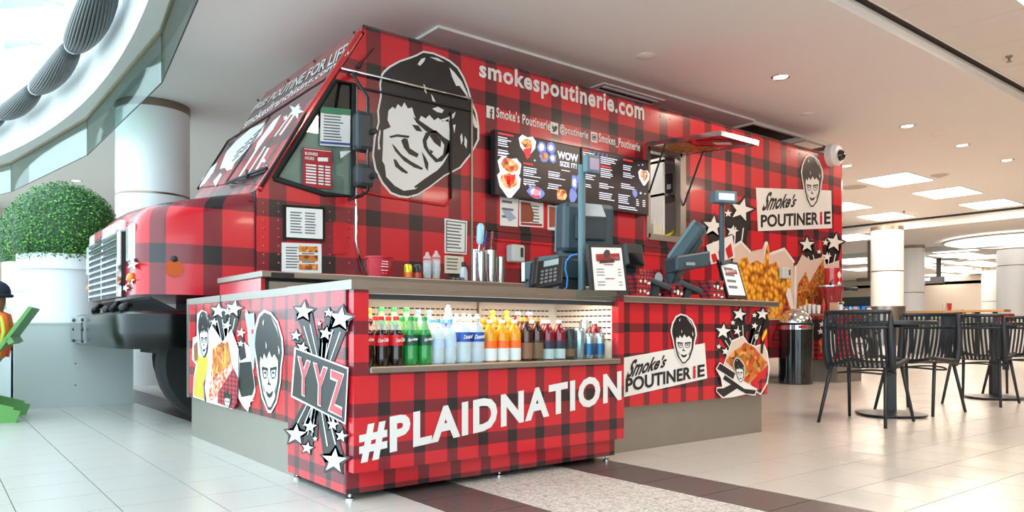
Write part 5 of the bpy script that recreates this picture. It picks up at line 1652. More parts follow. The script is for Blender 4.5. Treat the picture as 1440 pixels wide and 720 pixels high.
def monitor(label, c, w, u, hw, hu, th, stand_to, extra=None):
    c, w, u = Vector(c), Vector(w).normalized(), Vector(u).normalized()
    nrm = w.cross(u).normalized()
    u = nrm.cross(w).normalized()
    o = thing('till_monitor', label, 'till', stand_to)
    MB().obox(c, w * hw, u * hu, nrm * th).build('back_shell', M['pos'], o, bevel=.03)
    MB().obox(c - nrm * th * 1.05, w * hw * .96, u * hu * .96, nrm * .012).build('bezel', M['pos_light'], o, bevel=.008)
    MB().obox(c - nrm * (th * 1.05 + .013), w * hw * .85, u * hu * .82, nrm * .002).build('glass', M['black'], o)
    MB().obox(c + nrm * th * 1.02, w * hw * .6, u * hu * .5, nrm * .02).build('rear_cover', M['gray_dark'], o, bevel=.012)
    st = Vector(stand_to)
    MB().bar(st + Vector((0, 0, .02)), c + nrm * .02 - u * hu * .5, .1, .07).build('stand', M['pos'], o, bevel=.01)
    MB().box(st.x - .09, st.x + .09, st.y - .09, st.y + .09, st.z, st.z + .03).build('stand_base', M['pos'], o, bevel=.008)
    for g_ in range(5):
        MB().obox(c + u * hu * (.9) + w * hw * (-.7 + g_ * .1), w * .006, u * .012, nrm * th * .7).build('vent_rib', M['gray_dark'], o)
    return o


c = EYE + ray(822, 322) * 4.35
mon1 = monitor('dark till monitor seen from behind above the cash drawer', c, (.86, -.30, 0), (.2, -.12, .95), .16, .145, .075, (2.9, 3.24, 1.116))
MB().slab([EYE + ray(*q) * 4.2 for q in ((822, 287), (846, 289), (852, 305), (820, 303))], (0, 0, .004)).build('paper_slip', M['paper'], mon1)
xp, dp = col_at(818, 3.02)
o = thing('customer_display', 'tall teal pole customer display rising from beside the left till', 'display', (xp, 3.02, ZT))
zt_ = CAM_H + (HORIZON - 232) * dp / FPX
MB().lathe([(.05, 0), (.05, .008), (.024, .014)], (xp, 3.02, ZT), 18).build('foot', M['pos'], o, smooth=True)
MB().lathe([(.021, .01), (.021, zt_ - ZT)], (xp, 3.02, ZT), 14).build('pole', M['pos_light'], o, smooth=True)
hc = Vector((xp + .035, 2.98, zt_ + .0))
MB().obox(hc, Vector((.05, 0, 0)), Vector((0, .02, 0)), (0, 0, .05)).build('display_head', M['pos_light'], o, bevel=.008)
MB().obox(hc + Vector((.004, -.0205, 0)), Vector((.036, 0, 0)), Vector((0, .0012, 0)), (0, 0, .032)).build('display_window', mat('vfd_window', '8C7BA0', .2, emit=.15), o)
# framed price list by the till
FR1 = Plane((0, 2.93, .925), (0, -1, .12))
o = paper('black framed price list with the shop logo standing on the counter by the till', [(823, 344), (872, 345), (880, 414), (829, 414)], M['paper'], 'price_list_stand', 'sign', 0, M['blackm'], pl=FR1, off=.0,
          logo=[([(.12, .16), (.9, .13), (.9, .3), (.12, .33)], M['ink_red']), ([(.16, .19), (.86, .16), (.86, .27), (.16, .3)], M['paper'])] + [([(.1, v), (.34, v), (.34, v + .016), (.1, v + .016)], M['ink']) for v in (.5, .57, .64, .8, .87)] + [([(.78, v), (.9, v), (.9, v + .016), (.78, v + .016)], M['ink']) for v in (.5, .57, .64, .8, .87)] + [([(.35, v), (.65, v), (.65, v + .02), (.35, v + .02)], M['ink_red']) for v in (.39, .72)])
MB().slab([FR1.at(x, y, .026) for x, y in ((843, 366), (864, 365), (864, 369), (843, 370.5))], FR1.n * .001).build('logo_letters', M['vinyl_black'], o)
MB().slab([FR1.at(x, y, .027) for x, y in ((849, 355), (852, 351), (857, 352), (858, 357), (855, 363), (851, 362))], FR1.n * .001).build('logo_head', M['vinyl_black'], o)
MB().bar((FR1.at(850, 380).x, 2.965, 1.02), (FR1.at(850, 380).x, 3.06, ZT), .04, .006).build('easel_leg', M['blackm'], o)
# desk phone
xp, dp = col_at(758, 3.04)
o = thing('desk_phone', 'black desk telephone on the cooler top beside the cash drawer', 'phone', (xp, 3.0, ZT))
pa, pu = Vector((.09, -.03, .02)), Vector((.05, .05, .075))
pc = Vector((xp - .02, 2.96, ZT + .085))
pn = -pa.cross(pu).normalized()
MB().obox(pc, pa, pu, pn * .014).build('body', M['blackm'], o, bevel=.006)
MB().obox(pc - pa * .72 - pn * .03, pa * .16, pu * 1.02, pn * .018).build('handset', M['blackm'], o, bevel=.008)
MB().obox(pc + pa * .25 + pu * .62 - pn * .016, pa * .45, pu * .22, pn * .003).build('screen', mat('lcd_grey', '9BA6A6', .3), o)
for i_ in range(4):
    for j_ in range(4):
        MB().obox(pc + pa * (-.25 + i_ * .26) + pu * (-.75 + j_ * .27) - pn * .016, pa * .09, pu * .08, pn * .004).build('key', M['ink'], o)
MB().bar(pc + pa * .3 + pn * .02, (xp + .07, 3.05, ZT + .004), .05, .006).build('foot', B['silver'], o)
o = thing('network_cable', 'bright blue cable hanging down beside the cash drawer', 'cable', (2.74, 3.05, ZT))
cb_ = [EYE + ray(x, y) * 4.06 for x, y in ((812, 357), (802, 360), (796, 368), (795, 378), (798, 392), (797, 404), (790, 410), (780, 411.5))]
MB().tube(cb_, .005, 8).build('cable', mat('blue_cable', '2F7FCB', .4), o, smooth='all')
# printer behind
xp, dp = col_at(880, 3.55)
o = thing('receipt_printer', 'black receipt printer on a stand behind the price list', 'printer', (xp, 3.55, .917))
MB().box(xp - .05, xp + .05, 3.5, 3.6, .917, 1.14).build('stand', M['gray_dark'], o)
MB().obox((xp, 3.55, 1.21), (.085, 0, 0), (0, .09, -.02), (0, .015, .075)).build('body', M['gray_dark'], o, bevel=.012)
MB().obox((xp, 3.455, 1.20), (.07, 0, 0), (0, .004, 0), (0, .01, .04)).build('paper_exit', M['black'], o)
# second till
c = EYE + ray(968, 345) * 4.95
mon2 = monitor('dark till terminal leaning back on the serving counter beside the paper trays', c, (.85, .62, .0), (.50, -.38, .85), .13, .155, .045, (3.93, 3.34, .917))
MB().box(3.78, 4.08, 3.2, 3.5, .948, 1.02).build('base_unit', M['pos'], mon2, bevel=.01)
MB().obox(EYE + ray(966, 369) * 4.85, (.11, -.05, .02), (.06, .1, 0), (0, 0, .05)).build('terminal_body', M['pos'], mon2, bevel=.015)
MB().obox(EYE + ray(971, 371) * 4.72, (.03, -.012, 0), (.001, .002, 0), (0, 0, .01)).build('badge', B['silver'], mon2)
xp, dp = col_at(1015, 3.3)
o = thing('customer_display', 'short teal pole customer display behind the clipboard price list', 'display', (xp, 3.3, .917))
zt_ = CAM_H + (HORIZON - 288) * dp / FPX
MB().lathe([(.05, 0), (.05, .008), (.02, .014)], (xp, 3.3, .917), 18).build('foot', M['pos'], o, smooth=True)
MB().lathe([(.019, .01), (.019, zt_ - .917)], (xp, 3.3, .917), 14).build('pole', M['pos'], o, smooth=True)
hc = Vector((xp - .02, 3.27, zt_ + .045))
MB().obox(hc, Vector((.085, -.03, 0)), Vector((.02, .04, 0)), (0, 0, .042)).build('display_head', M['pos_light'], o, bevel=.008)
MB().obox(hc + Vector((-.0205, -.041, 0)), Vector((.062, -.022, 0)), Vector((.0006, .0012, 0)), (0, 0, .024)).build('display_window', mat('lcd_pale', 'C4D6DC', .3, emit=.3), o)
# card readers
for px, y, z, lb in ((923, 3.06, 1.0, 'black card reader tilted over the left paper trays'), (968, 3.02, .985, 'black card reader on a stand in front of the till terminal')):
    xp, dp = col_at(px, y)
    o = thing('card_reader', lb, 'card reader', (xp, y, .917))
    A_ = Vector((.075, -.03, -.03))
    Bv = Vector((.02, .042, 0))
    nn = A_.cross(Bv).normalized()
    if nn.z < 0:
        nn = -nn
    cc = Vector((xp, y, z))
    MB().obox(cc, A_, Bv, nn * .017).build('body', M['gray_dark'], o, bevel=.008)
    MB().obox(cc - A_ * .5 + nn * .0175, A_ * .35, Bv * .75, nn * .0012).build('screen', mat('reader_screen', '4A5A66', .2), o)
    for i_ in range(3):
        for j_ in range(3):
            MB().obox(cc + A_ * (.05 + i_ * .25) + Bv * (-.55 + j_ * .5) + nn * .018, A_ * .08, Bv * .16, nn * .002).build('key', mat('key_green', '3D8A4A', .4) if i_ == 2 and j_ == 0 else M['blackm'], o)
    MB().bar((xp - .02, y + .01, .917), cc - nn * .015, .05, .04).build('stand', M['blackm'], o)
# plaid paper trays
def tray(label, px, y, z0, w, h, d_, rot=0.0, n_=1, face=False):
    xp, dp = col_at(px, y)
    o = thing('paper_tray', label, 'tray', (xp, y, z0), rot, group='plaid paper food trays')
    b_ = MB()
    t0, t1 = .82, 1.0
    vs = []
    for z, k in ((0, t0), (h, t1)):
        vs += [(-w / 2 * k, -d_ / 2 * k, z), (w / 2 * k, -d_ / 2 * k, z), (w / 2 * k, d_ / 2 * k, z), (-w / 2 * k, d_ / 2 * k, z)]
    b_.add(vs, [(3, 2, 1, 0), (0, 1, 5, 4), (1, 2, 6, 5), (2, 3, 7, 6), (3, 0, 4, 7)])
    b_.build('tray_wall', M['plaid_tiny'], o, local=True)
    for i_ in range(2):
        MB().poly([(-w * .2 + i_ * w * .3 + x * .014, -d_ / 2 * (t0 + (t1 - t0) * .45) - .004, h * .45 + yq * .014) for x, yq in [(math.sin(a * math.pi / 5) * (1 if a % 2 == 0 else .42), math.cos(a * math.pi / 5) * (1 if a % 2 == 0 else .42)) for a in range(10)]]).build('star_print', M['vinyl_white'], o, local=True, fix=False)
    if face:
        yq = -d_ / 2 * .93 - .006
        MB().poly([(-.016, yq, h * .2), (.016, yq, h * .2), (.02, yq, h * .6), (.012, yq, h * .9), (-.012, yq, h * .9), (-.02, yq, h * .6)]).build('emblem_hair', M['vinyl_black'], o, local=True, fix=False)
        MB().poly([(-.009, yq - .001, h * .22), (.009, yq - .001, h * .22), (.013, yq - .001, h * .5), (0, yq - .001, h * .6), (-.013, yq - .001, h * .5)]).build('emblem_face', M['vinyl_white'], o, local=True, fix=False)
    MB().poly([(w * .22, -d_ / 2 * .93 - .004, h * .2), (w * .42, -d_ / 2 * .93 - .004, h * .2), (w * .42, -d_ / 2 * .95 - .004, h * .42), (w * .22, -d_ / 2 * .95 - .004, h * .36)]).build('sign_print', M['vinyl_white'], o, local=True, fix=False)
    return o


tray('plaid paper tray under another at the left end of the serving counter', 896, 3.07, .917, .125, .07, .1)
tray('plaid paper tray stacked on top beside the black price list', 896, 3.07, .975, .135, .075, .11)
tray('small plaid paper tray between the two card readers, with a face badge', 944, 3.06, .917, .115, .085, .1, 0, 1, True)
tray('small plaid paper tray tucked beside the left tray stack', 917, 3.12, .917, .08, .07, .08)
tray('plaid paper tray under another in front of the clipboard', 1000, 3.06, .917, .15, .06, .1)
tray('plaid paper tray stacked on top beside the clipboard', 1000, 3.06, .968, .145, .075, .1, 0, 1, True)
FR2 = Plane((col_at(1034, 3.0)[0], 3.0, .917), (-.25, -1, .3))
o = paper('clipboard price list leaning at the right end of the serving counter', [(1007, 367), (1034, 371), (1048, 421), (1021, 420)], M['paper'], 'price_list_stand', 'sign', 4, M['blackm'], pl=FR2, off=.0, logo=[([(.15, .2), (.85, .18), (.85, .32), (.15, .34)], M['ink_red']), ([(.2, .225), (.8, .205), (.8, .295), (.2, .315)], M['paper'])])
MB().obox(FR2.at(1020, 369, .03), (.05, 0, .01), (0, .004, .012), (0, -.012, .004)).build('clip', M['gray_dark'], o, bevel=.004)
MB().bar(FR2.at(1028, 385, -.01), FR2.at(1036, 416, -.09), .03, .006).build('easel_leg', M['blackm'], o)
xp, dp = col_at(914, 3.33)
o = thing('leaflet_holder', 'red leaflet with a round white badge standing behind the card reader', 'leaflet', (xp, 3.3, .917))
MB().obox((xp, 3.3, 1.03), (.09, -.02, 0), (0, .004, 0), (0, .02, .09)).build('board', M['plaid_tiny'], o)
MB().add([(xp + .035 + .04 * math.cos(a * .4), 3.284, 1.06 + .04 * math.sin(a * .4)) for a in range(16)], [tuple(range(16))]).build('badge_print', M['paper'], o, fix=False)
MB().box(xp - .08, xp + .08, 3.27, 3.36, .917, .945).build('foot', M['blackm'], o)

# galley things inside the hatch
for (x0, x1, z0, z1, m_, nm, lb, ct, yy_) in ((HX0 + .03, HX0 + .13, HZ0, HZ0 + .28, M['paper'], 'sauce_bottle', 'white squeeze bottle at the left of the serving hatch', 'bottle', YT + .12), (HX0 + .2, HX0 + .36, HZ0, HZ0 + .17, M['paper_cream'], 'paper_box', 'small cream box on the serving hatch shelf', 'box', YT + .14)):
    o = thing(nm, lb, ct, ((x0 + x1) / 2, yy_, z0))
    if ct == 'bottle':
        MB().lathe([(.05, 0), (.05, .2), (.03, .24), (.012, .25), (.008, .3)], ((x0 + x1) / 2, yy_, z0), 16).build('body', m_, o, smooth=True)
        MB().lathe([(.052, .05), (.052, .14)], ((x0 + x1) / 2, yy_, z0), 16, caps=False).build('label', M['ink'], o, smooth=True)
    else:
        MB().box(x0, x1, yy_ - .06, yy_ + .06, z0, z1).build('carton', m_, o, bevel=.01)
        MB().lathe([(.015, 0), (.015, .05), (.006, .055), (.006, .09)], ((x0 + x1) / 2, yy_, z1), 10).build('pump', M['vinyl_white'], o)
o = thing('till_roll_box', 'dark grey box on the upper shelf inside the serving hatch', 'box', (HX0 + .56, YT + .25, 2.35))
MB().obox((HX0 + .58, YT + .28, 2.49), (.1, .03, .03), (-.03, .1, 0), (0, 0, .12)).build('case', M['gray_dark'], o, bevel=.01)
MB().obox((HX0 + .58, YT + .17, 2.45), (.05, .01, .01), (0, .004, 0), (0, 0, .03)).build('label', M['paper'], o)
o = thing('peeler', 'bright yellow handled tool lying on the serving hatch shelf', 'tool', (HX0 + .5, YT + .1, HZ0 + .03))
MB().tube([(HX0 + .4, YT + .12, HZ0 + .02), (HX0 + .5, YT + .1, HZ0 + .05), (HX0 + .62, YT + .1, HZ0 + .12)], .018, 8).build('grip', mat('tool_yellow', 'E6C81E', .4), o, smooth='all')
MB().tube([(HX0 + .4, YT + .12, HZ0 + .02), (HX0 + .32, YT + .13, HZ0 + .012)], .008, 8).build('blade', B['silver'], o, smooth='all')

# ================================================================ CAFE TABLES AND CHAIRS
chm = mat('charcoal_powder_coat', '20262B', .45, vary=.04)
tbm = mat('table_top_laminate', '262C31', .35)


def cafe_table(label, x, y):
    t = thing('cafe_table', label, 'table', (x, y, 0), group='round cafe tables')
    MB().lathe([(.33, .755), (.345, .762), (.345, .785), (.335, .79)], (x, y, 0), 40).build('table_top', tbm, t, smooth=True)
    MB().lathe([(.05, .02), (.045, .74)], (x, y, 0), 4).build('column', chm, t)
    MB().box(x - .16, x + .16, y - .16, y + .16, .735, .755).build('top_plate', chm, t)
    b = MB()
    n_ = 24
    ring = [(x + .27 * math.cos(2 * math.pi * k / n_) * (1 + .06 * math.cos(8 * math.pi * k / n_)), y + .27 * math.sin(2 * math.pi * k / n_) * (1 + .06 * math.cos(8 * math.pi * k / n_))) for k in range(n_)]
    b.add([(p[0], p[1], .012) for p in ring] + [(p[0], p[1], .022) for p in ring] + [(x + (p[0] - x) * .25, y + (p[1] - y) * .25, .045) for p in ring],
          [(k, (k + 1) % n_, n_ + (k + 1) % n_, n_ + k) for k in range(n_)] + [(n_ + k, n_ + (k + 1) % n_, 2 * n_ + (k + 1) % n_, 2 * n_ + k) for k in range(n_)] + [tuple(range(n_))[::-1], tuple(range(2 * n_, 3 * n_))])
    b.build('base', chm, t, smooth=True)
    for k in range(4):
        a = math.pi / 4 + k * math.pi / 2
        MB().lathe([(.02, 0), (.02, .014)], (x + .22 * math.cos(a), y + .22 * math.sin(a), 0), 10).build('foot', M['rubber'], t)


cafe_table('round black cafe table nearest to the serving counter', 6.33, 2.93)
cafe_table('round black cafe table at the right edge', 8.72, 2.98)


def chair_proto():
    """seat faces +x; the shell is a fan of slats from the seat front up over the back"""
    t = thing('slatted_chair', 'x', 'chair')
    ns = 13

    def shell(v, s):
        # v 0..1 across (y), s 0..1 from seat front to back top
        w = .215 + .03 * min(1, s * 1.6) - .02 * max(0, s - .6)
        yy_ = (v - .5) * 2
        if s < .42:
            q = s / .42
            x = .23 - .40 * q
            z = .455 - .035 * math.sin(q * math.pi * .6) + .03 * abs(yy_) ** 3
        else:
            q = (s - .42) / .58
            x = -.17 - .12 * math.sin(q * math.pi / 2) - .0 * q
            z = .425 + .425 * q ** 1.15
        x += .10 * abs(yy_) ** 2.2 * max(0, (s - .3)) / .7
        return Vector((x, yy_ * w, z))
    for i in range(ns):
        v = (i + .5) / ns * .93 + .035
        b = MB()
        pts = [shell(v, s / 14) for s in range(15)]
        wv = .0095
        for a, c in zip(pts[:-1], pts[1:]):
            d = (c - a).normalized()
            up_ = Vector((0, 1, 0)).cross(d).normalized()
            b.add([a + Vector((0, -wv, 0)), a + Vector((0, wv, 0)), c + Vector((0, wv, 0)), c + Vector((0, -wv, 0)), a + Vector((0, -wv, 0)) + up_ * .006, a + Vector((0, wv, 0)) + up_ * .006, c + Vector((0, wv, 0)) + up_ * .006, c + Vector((0, -wv, 0)) + up_ * .006],
                  [(0, 1, 2, 3), (4, 7, 6, 5), (0, 3, 7, 4), (1, 5, 6, 2)])
        b.build('slat', chm, t, local=True, fix=False)
    MB().tube([shell(v / 12, 1.0) for v in range(13)], .017, 8).build('top_rail', chm, t, smooth='all', local=True)
    MB().tube([shell(v / 12, .86) for v in range(13)], .013, 6).build('back_rail', chm, t, smooth='all', local=True)
    MB().tube([shell(v / 12, 0) for v in range(13)], .014, 8).build('seat_front_rail', chm, t, smooth='all', local=True)
    for v in (0, 1):
        b = MB()
        pts = [shell(v, s / 14) for s in range(15)]
        b.tube(pts, [.016 + .012 * math.sin(math.pi * s / 14) for s in range(15)], 8)
        b.build('side_rail', chm, t, smooth='all', local=True)
    for sx_, sy_ in ((1, 1), (1, -1), (-1, 1), (-1, -1)):
        MB().tube([(sx_ * .17 - .02, sy_ * .2, .44), (sx_ * .235 - .02, sy_ * .222, .22), (sx_ * .30 - .02, sy_ * .245, 0)], [.0145, .0135, .012], 10).build('leg', chm, t, smooth='all', local=True)
    rr = []
    for k in range(21):
        a = 2 * math.pi * k / 20
        rr.append((.195 * math.cos(a) - .02, .205 * math.sin(a), .385 + .01 * math.cos(2 * a)))
    MB().tube(rr, .008, 6, caps=False).build('stretcher_ring', chm, t, smooth='all', local=True)
    MB().box(-.19, .15, -.02, .02, .425, .437).build('seat_bar', chm, t, local=True)
    return t


ch = chair_proto()
G = 'black slatted cafe chairs'
place(ch, (5.75, 2.84, 0), R(6), 'black slatted chair nearest to the serving counter, its back to the truck', G)
place(ch, (6.78, 2.90, 0), R(178), 'black slatted chair facing the truck at the first cafe table', G)
place(ch, (8.05, 2.86, 0), R(4), 'black slatted chair seen from behind at the right cafe table', G)
place(ch, (9.18, 2.90, 0), R(176), 'black slatted chair at the right edge, facing the truck', G)

# ================================================================ BIN AND CONDIMENT STAND
c = floor_at(1127.5, 541)
bx_, by_ = c.x + .11, c.y + .15
o = thing('waste_bin', 'tall black round waste bin with a chrome dome lid', 'bin', (bx_, by_, 0))
MB().lathe([(.205, 0), (.215, .01), (.215, .71), (.2, .72)], (bx_, by_, 0), 36).build('body', M['black'], o, smooth=True)
MB().lathe([(.222, .715), (.222, .775), (.21, .78)], (bx_, by_, 0), 36).build('steel_band', M['chrome'], o, smooth=True)
MB().lathe([(.232, .775), (.232, .80), (.2, .805)], (bx_, by_, 0), 36).build('rubber_band', M['rubber'], o, smooth=True)
MB().lathe([(.205 * math.cos(a * math.pi / 2 / 10), .80 + .2 * math.sin(a * math.pi / 2 / 10)) for a in range(10)] + [(.002, 1.0)], (bx_, by_, 0), 36).build('dome_lid', M['chrome'], o, smooth=True)
MB().box(bx_ - .205, bx_ - .1, by_ - .21, by_ - .18, .735, .765).build('maker_label', M['vinyl_red'], o)

cs0, cs1 = 9.58, 10.3
sy0, sy1 = 5.1, 5.72
o = thing('condiment_stand', 'red plaid condiment stand with star print behind the waste bin', 'counter', (9.9, 5.3, 0))
MB().box(cs0, cs1, sy0, sy1, .9, .935).build('worktop', M['steel'], o)
cp = MB().box(cs0 + .01, cs1 - .02, sy0 + .02, sy1, .3, .9).build('cabinet', M['plaid_mid'], o)
MB().box(cs0 + .03, cs1 - .04, sy0 + .05, sy1, 0, .3).build('plinth', M['steel_base'], o)
CFR = Plane((0, sy0 + .02, 0), (0, -1, 0))
CFL = Plane((cs0 + .01, 0, 0), (-1, 0, 0))
print_shape('black_print', CFL, [[(1140, 450), (1176, 450), (1176, 478), (1140, 478)]], M['vinyl_black'], cp, .003)
print_shape('star_print', CFL, [star(1156, 456, 5, .1), star(1164, 452, 8, .2), star(1154, 466, 5, 0), star(1172, 460, 4, .1)], M['vinyl_white'], cp, .005)
print_shape('loaded_fries_print', CFL, [[(1152, 478), (1160, 472), (1168, 480), (1166, 492), (1154, 496)]], M['meat'], cp, .006)
print_shape('paper_print', CFL, [[(1164, 462), (1174, 470), (1175, 500), (1160, 505), (1166, 490)]], M['vinyl_white'], cp, .004)
face_emblem(CFR, [(1196, 505), (1222, 505), (1222, 452), (1196, 452)], cp, .004)
# red pump crock and tall red dispenser
zc_ = .935
xq, dq = col_at(1163, 5.25)
o = thing('sauce_crock', 'large dark red sauce crock with black lid lever on the condiment stand', 'crock', (9.93, 5.43, zc_))
MB().lathe([(.13, 0), (.14, .12), (.16, .30), (.185, .36), (.185, .38), (.17, .38)], (9.93, 5.43, zc_), 28).build('pot', mat('crock_red', '8E1420', .2, coat=.5), o, smooth=True)
MB().lathe([(.19, .375), (.19, .395), (.02, .4)], (9.93, 5.43, zc_), 28).build('lid', B['silver'], o, smooth=True)
MB().tube([(9.76, 5.33, zc_ + .4), (9.86, 5.38, zc_ + .43), (10.0, 5.43, zc_ + .47)], .016, 8).build('lever', M['blackm'], o, smooth='all')
o = thing('cup_dispenser', 'tall red printed cup dispenser at the back of the condiment stand', 'dispenser', (10.2, 5.5, zc_))
MB().lathe([(.1, 0), (.1, .62), (.11, .62), (.11, .66), (.1, .66)], (10.22, 5.56, zc_), 24).build('tube', M['red_paint'], o, smooth=True)
for k in range(4):
    MB().ball((10.22 + .02, 5.462, zc_ + .14 + k * .14), .045, .012, .05).build('face_print', M['vinyl_white'], o, smooth='all')
MB().tube([(10.2, 5.42, zc_ + .36), (10.26, 5.3, zc_ + .36), (10.32, 5.24, zc_ + .35)], [.03, .025, .03], 8).build('spout', M['gray_dark'], o, smooth='all')
for i, px in enumerate((1126, 1131, 1137, 1143, 1148.5)):
    yq = 5.70 - i * .066
    x = 9.64
    o = thing('sauce_cup', ['white', 'second white', 'third white', 'fourth white', 'fifth white'][i] + ' paper cup stack from the left on the condiment stand', 'cups', (x, yq, zc_), group='paper cup stacks on the condiment stand')
    hh = (.11, .12, .14, .13, .12)[i]
    for q in range(3):
        MB().lathe([(.022, 0), (.028, hh * .6), (.03, hh * .6), (.03, hh * .64)], (x, yq, zc_ + q * hh * .17), 14).build('cup', M['vinyl_white'], o, smooth=True)
for i, (x, y, c_, lb) in enumerate(((9.72, 5.66, 'E0B81E', 'yellow mustard bottle behind the paper cups'), (9.74, 5.42, '1E8A3C', 'green capped sauce bottle behind the paper cups'), (9.72, 5.56, 'B81E24', 'red ketchup bottle behind the paper cups'))):
    o = thing('squeeze_bottle', lb, 'bottle', (x, y, zc_))
    MB().lathe([(.028, 0), (.03, .01), (.03, .13), (.014, .16)], (x, y, zc_), 14).build('body', mat('squeeze' + c_, c_ if i != 1 else 'B03020', .35), o, smooth=True)
    MB().lathe([(.015, .16), (.012, .18), (.004, .21)], (x, y, zc_), 12).build('cap', mat('squeezecap' + c_, c_, .35), o, smooth=True)
o = thing('napkin_holder', 'brushed steel napkin holder at the front edge of the condiment stand', 'napkin holder', (9.7, 5.2, zc_))
MB().box(9.62, 9.74, 5.14, 5.27, zc_, zc_ + .15).build('case', M['chrome'], o, bevel=.01)
MB().box(9.64, 9.72, 5.134, 5.14, zc_ + .03, zc_ + .12).build('napkins', M['paper'], o)

# ================================================================ PLANTERS AT THE LEFT
YP = 7.96
pbx = thing('planter_box', 'long pale grey planter plinth in front of the topiary pots', 'planter', (1.1, 8.5, 0))
MB().box(.605, 1.57, YP, 9.3, .0, .765).build('plinth', M['planter_box'], pbx)
MB().box(.60, 1.575, YP - .005, 9.305, .765, .782).build('top_slab', M['bulk'], pbx)
for z in (.2, .4, .6):
    MB().lathe([(.008, 0), (.008, .003)], (0, 0, 0), 8)
    MB().ball((1.08, YP - .001, z), .008, .004, .008, 8, 4).build('screw', M['ink'], pbx)
wpl = thing('white_planter', 'white tapered planter box beside the grey plinth at the left edge', 'planter', (.3, 8.4, 0))
MB().slab([(-.35, 8.05, 0), (.585, 8.05, 0), (.59, 8.05, .9), (-.35, 8.05, .9)], (0, .9, 0)).build('box', M['pot'], wpl)
MB().box(-.3, .54, 8.1, 8.9, .9, .91).build('soil', mat('soil', '3A2C22', .9), wpl)
leafm = [mat('boxwood_leaf', '3E7A2E', .45, vary=.3, scale=30), mat('boxwood_leaf_dark', '1E4A1C', .5, vary=.3, scale=30), mat('boxwood_leaf_light', '6AA547', .45, vary=.2, scale=30)]


def topiary(label_pot, label_ball, px, y, ztop_px, pot_r, pot_bottom, ball_r, zc_px, seed, rim_px):
    d = ray(px, HORIZON)
    t = y / d.y
    x = d.x * t
    s = t / FPX
    zr = CAM_H + (HORIZON - rim_px) * s
    z0 = pot_bottom
    o = thing('planter_pot', label_pot, 'pot', (x, y, z0))
    H_ = zr - z0
    MB().lathe([(pot_r * .74, 0), (pot_r * .93, H_ * .77), (pot_r, H_ * .78), (pot_r * 1.02, H_), (pot_r * .92, H_), (pot_r * .9, H_ * .9)], (x, y, z0), 48).build('pot', M['pot'], o, smooth=True)
    MB().lathe([(.01, H_ * .93), (pot_r * .91, H_ * .93)], (x, y, z0), 32).build('soil', mat('soil', '3A2C22', .9), o)
    zb = CAM_H + (HORIZON - zc_px) * s
    b = thing('topiary_ball', label_ball, 'topiary', (x, y, zr - .1))
    MB().ball((x, y, zb), ball_r * .955, nu=32, nv=20).build('foliage_core', leafm[1], b, smooth='all')
    MB().tube([(x, y, z0 + H_ * .93), (x, y, zb)], .03, 8).build('stem', mat('bark', '4A3826', .8), b)
    rnd = random.Random(seed)
    lf = MB()
    for i in range(9000):
        zz = rnd.uniform(-1, 1)
        a = rnd.uniform(0, 2 * math.pi)
        q = math.sqrt(1 - zz * zz)
        nrm = Vector((q * math.cos(a), q * math.sin(a), zz))
        p = Vector((x, y, zb)) + nrm * ball_r * (rnd.uniform(.95, 1.02))
        t1 = nrm.orthogonal().normalized()
        t1 = Matrix.Rotation(rnd.uniform(0, 6.28), 3, nrm) @ t1
        t2 = nrm.cross(t1)
        L, W = rnd.uniform(.012, .02), rnd.uniform(.006, .01)
        tip = p + t1 * L + nrm * rnd.uniform(.0, .018)
        lf.cur = rnd.choice((0, 0, 1, 2))
        lf.add([p - t1 * L * .4, p + t2 * W, tip, p - t2 * W], [(0, 1, 2, 3)])
    lf.build('leaves', leafm, b, kind='stuff', fix=False)


topiary('large white round pot on the grey plinth', 'large clipped boxwood ball in the front white pot', 91, 8.75, 0, .41, .782, .505, 328, 3, 361)
topiary('white pot half hidden behind the large pot', 'boxwood ball peeping out behind the larger ball', 66, 9.9, 0, .42, .0, .5, 340, 4, 372)

# ================================================================ GREEN LOUNGE CHAIR AND SEATED PERSON
fw = Vector((-.997, .076, 0))                       # the chair faces left in the photo
ang = math.atan2(fw.y, fw.x) - R(7)
lo = thing('lounge_chair', 'green slatted wooden lounge chair at the left edge', 'chair', (.074, 7.28, 0), ang)
gm = M['green']
for sy_ in (-1, 1):
    MB().obox((-.1, sy_ * .29, .19), (.40, 0, .13), (0, .016, 0), (-.018, 0, .055)).build('stringer', gm, lo, local=True)
    MB().box(.22, .31, sy_ * .31 - .016, sy_ * .31 + .016, 0, .52).build('front_leg', gm, lo, local=True)
    MB().box(-.38, .36, sy_ * .32 - .06, sy_ * .32 + .06, .52, .545).build('arm', gm, lo, local=True)
    MB().obox((-.44, sy_ * .29, .06), (.10, 0, .03), (0, .017, 0), (-.02, 0, .055)).build('rear_foot', gm, lo, local=True)
for i in range(6):
    x = .26 - i * .075
    MB().obox((x, 0, .335 - i * .026), (.033, 0, .012), (0, .27, 0), (-.003, 0, .01)).build('seat_slat', gm, lo, local=True)
for i in range(5):
    y = -.22 + i * .11
    MB().obox((-.41, y, .565), (-.21, 0, .33), (0, .05, 0), (.012, 0, .006)).build('back_slat', gm, lo, local=True)
MB().obox((-.485, 0, .63), (.012, 0, .02), (0, .27, 0), (.018, 0, -.01)).build('back_brace', gm, lo, local=True)
MB().obox((-.3, 0, .42), (.012, 0, .02), (0, .3, 0), (.018, 0, -.01)).build('back_brace', gm, lo, local=True)


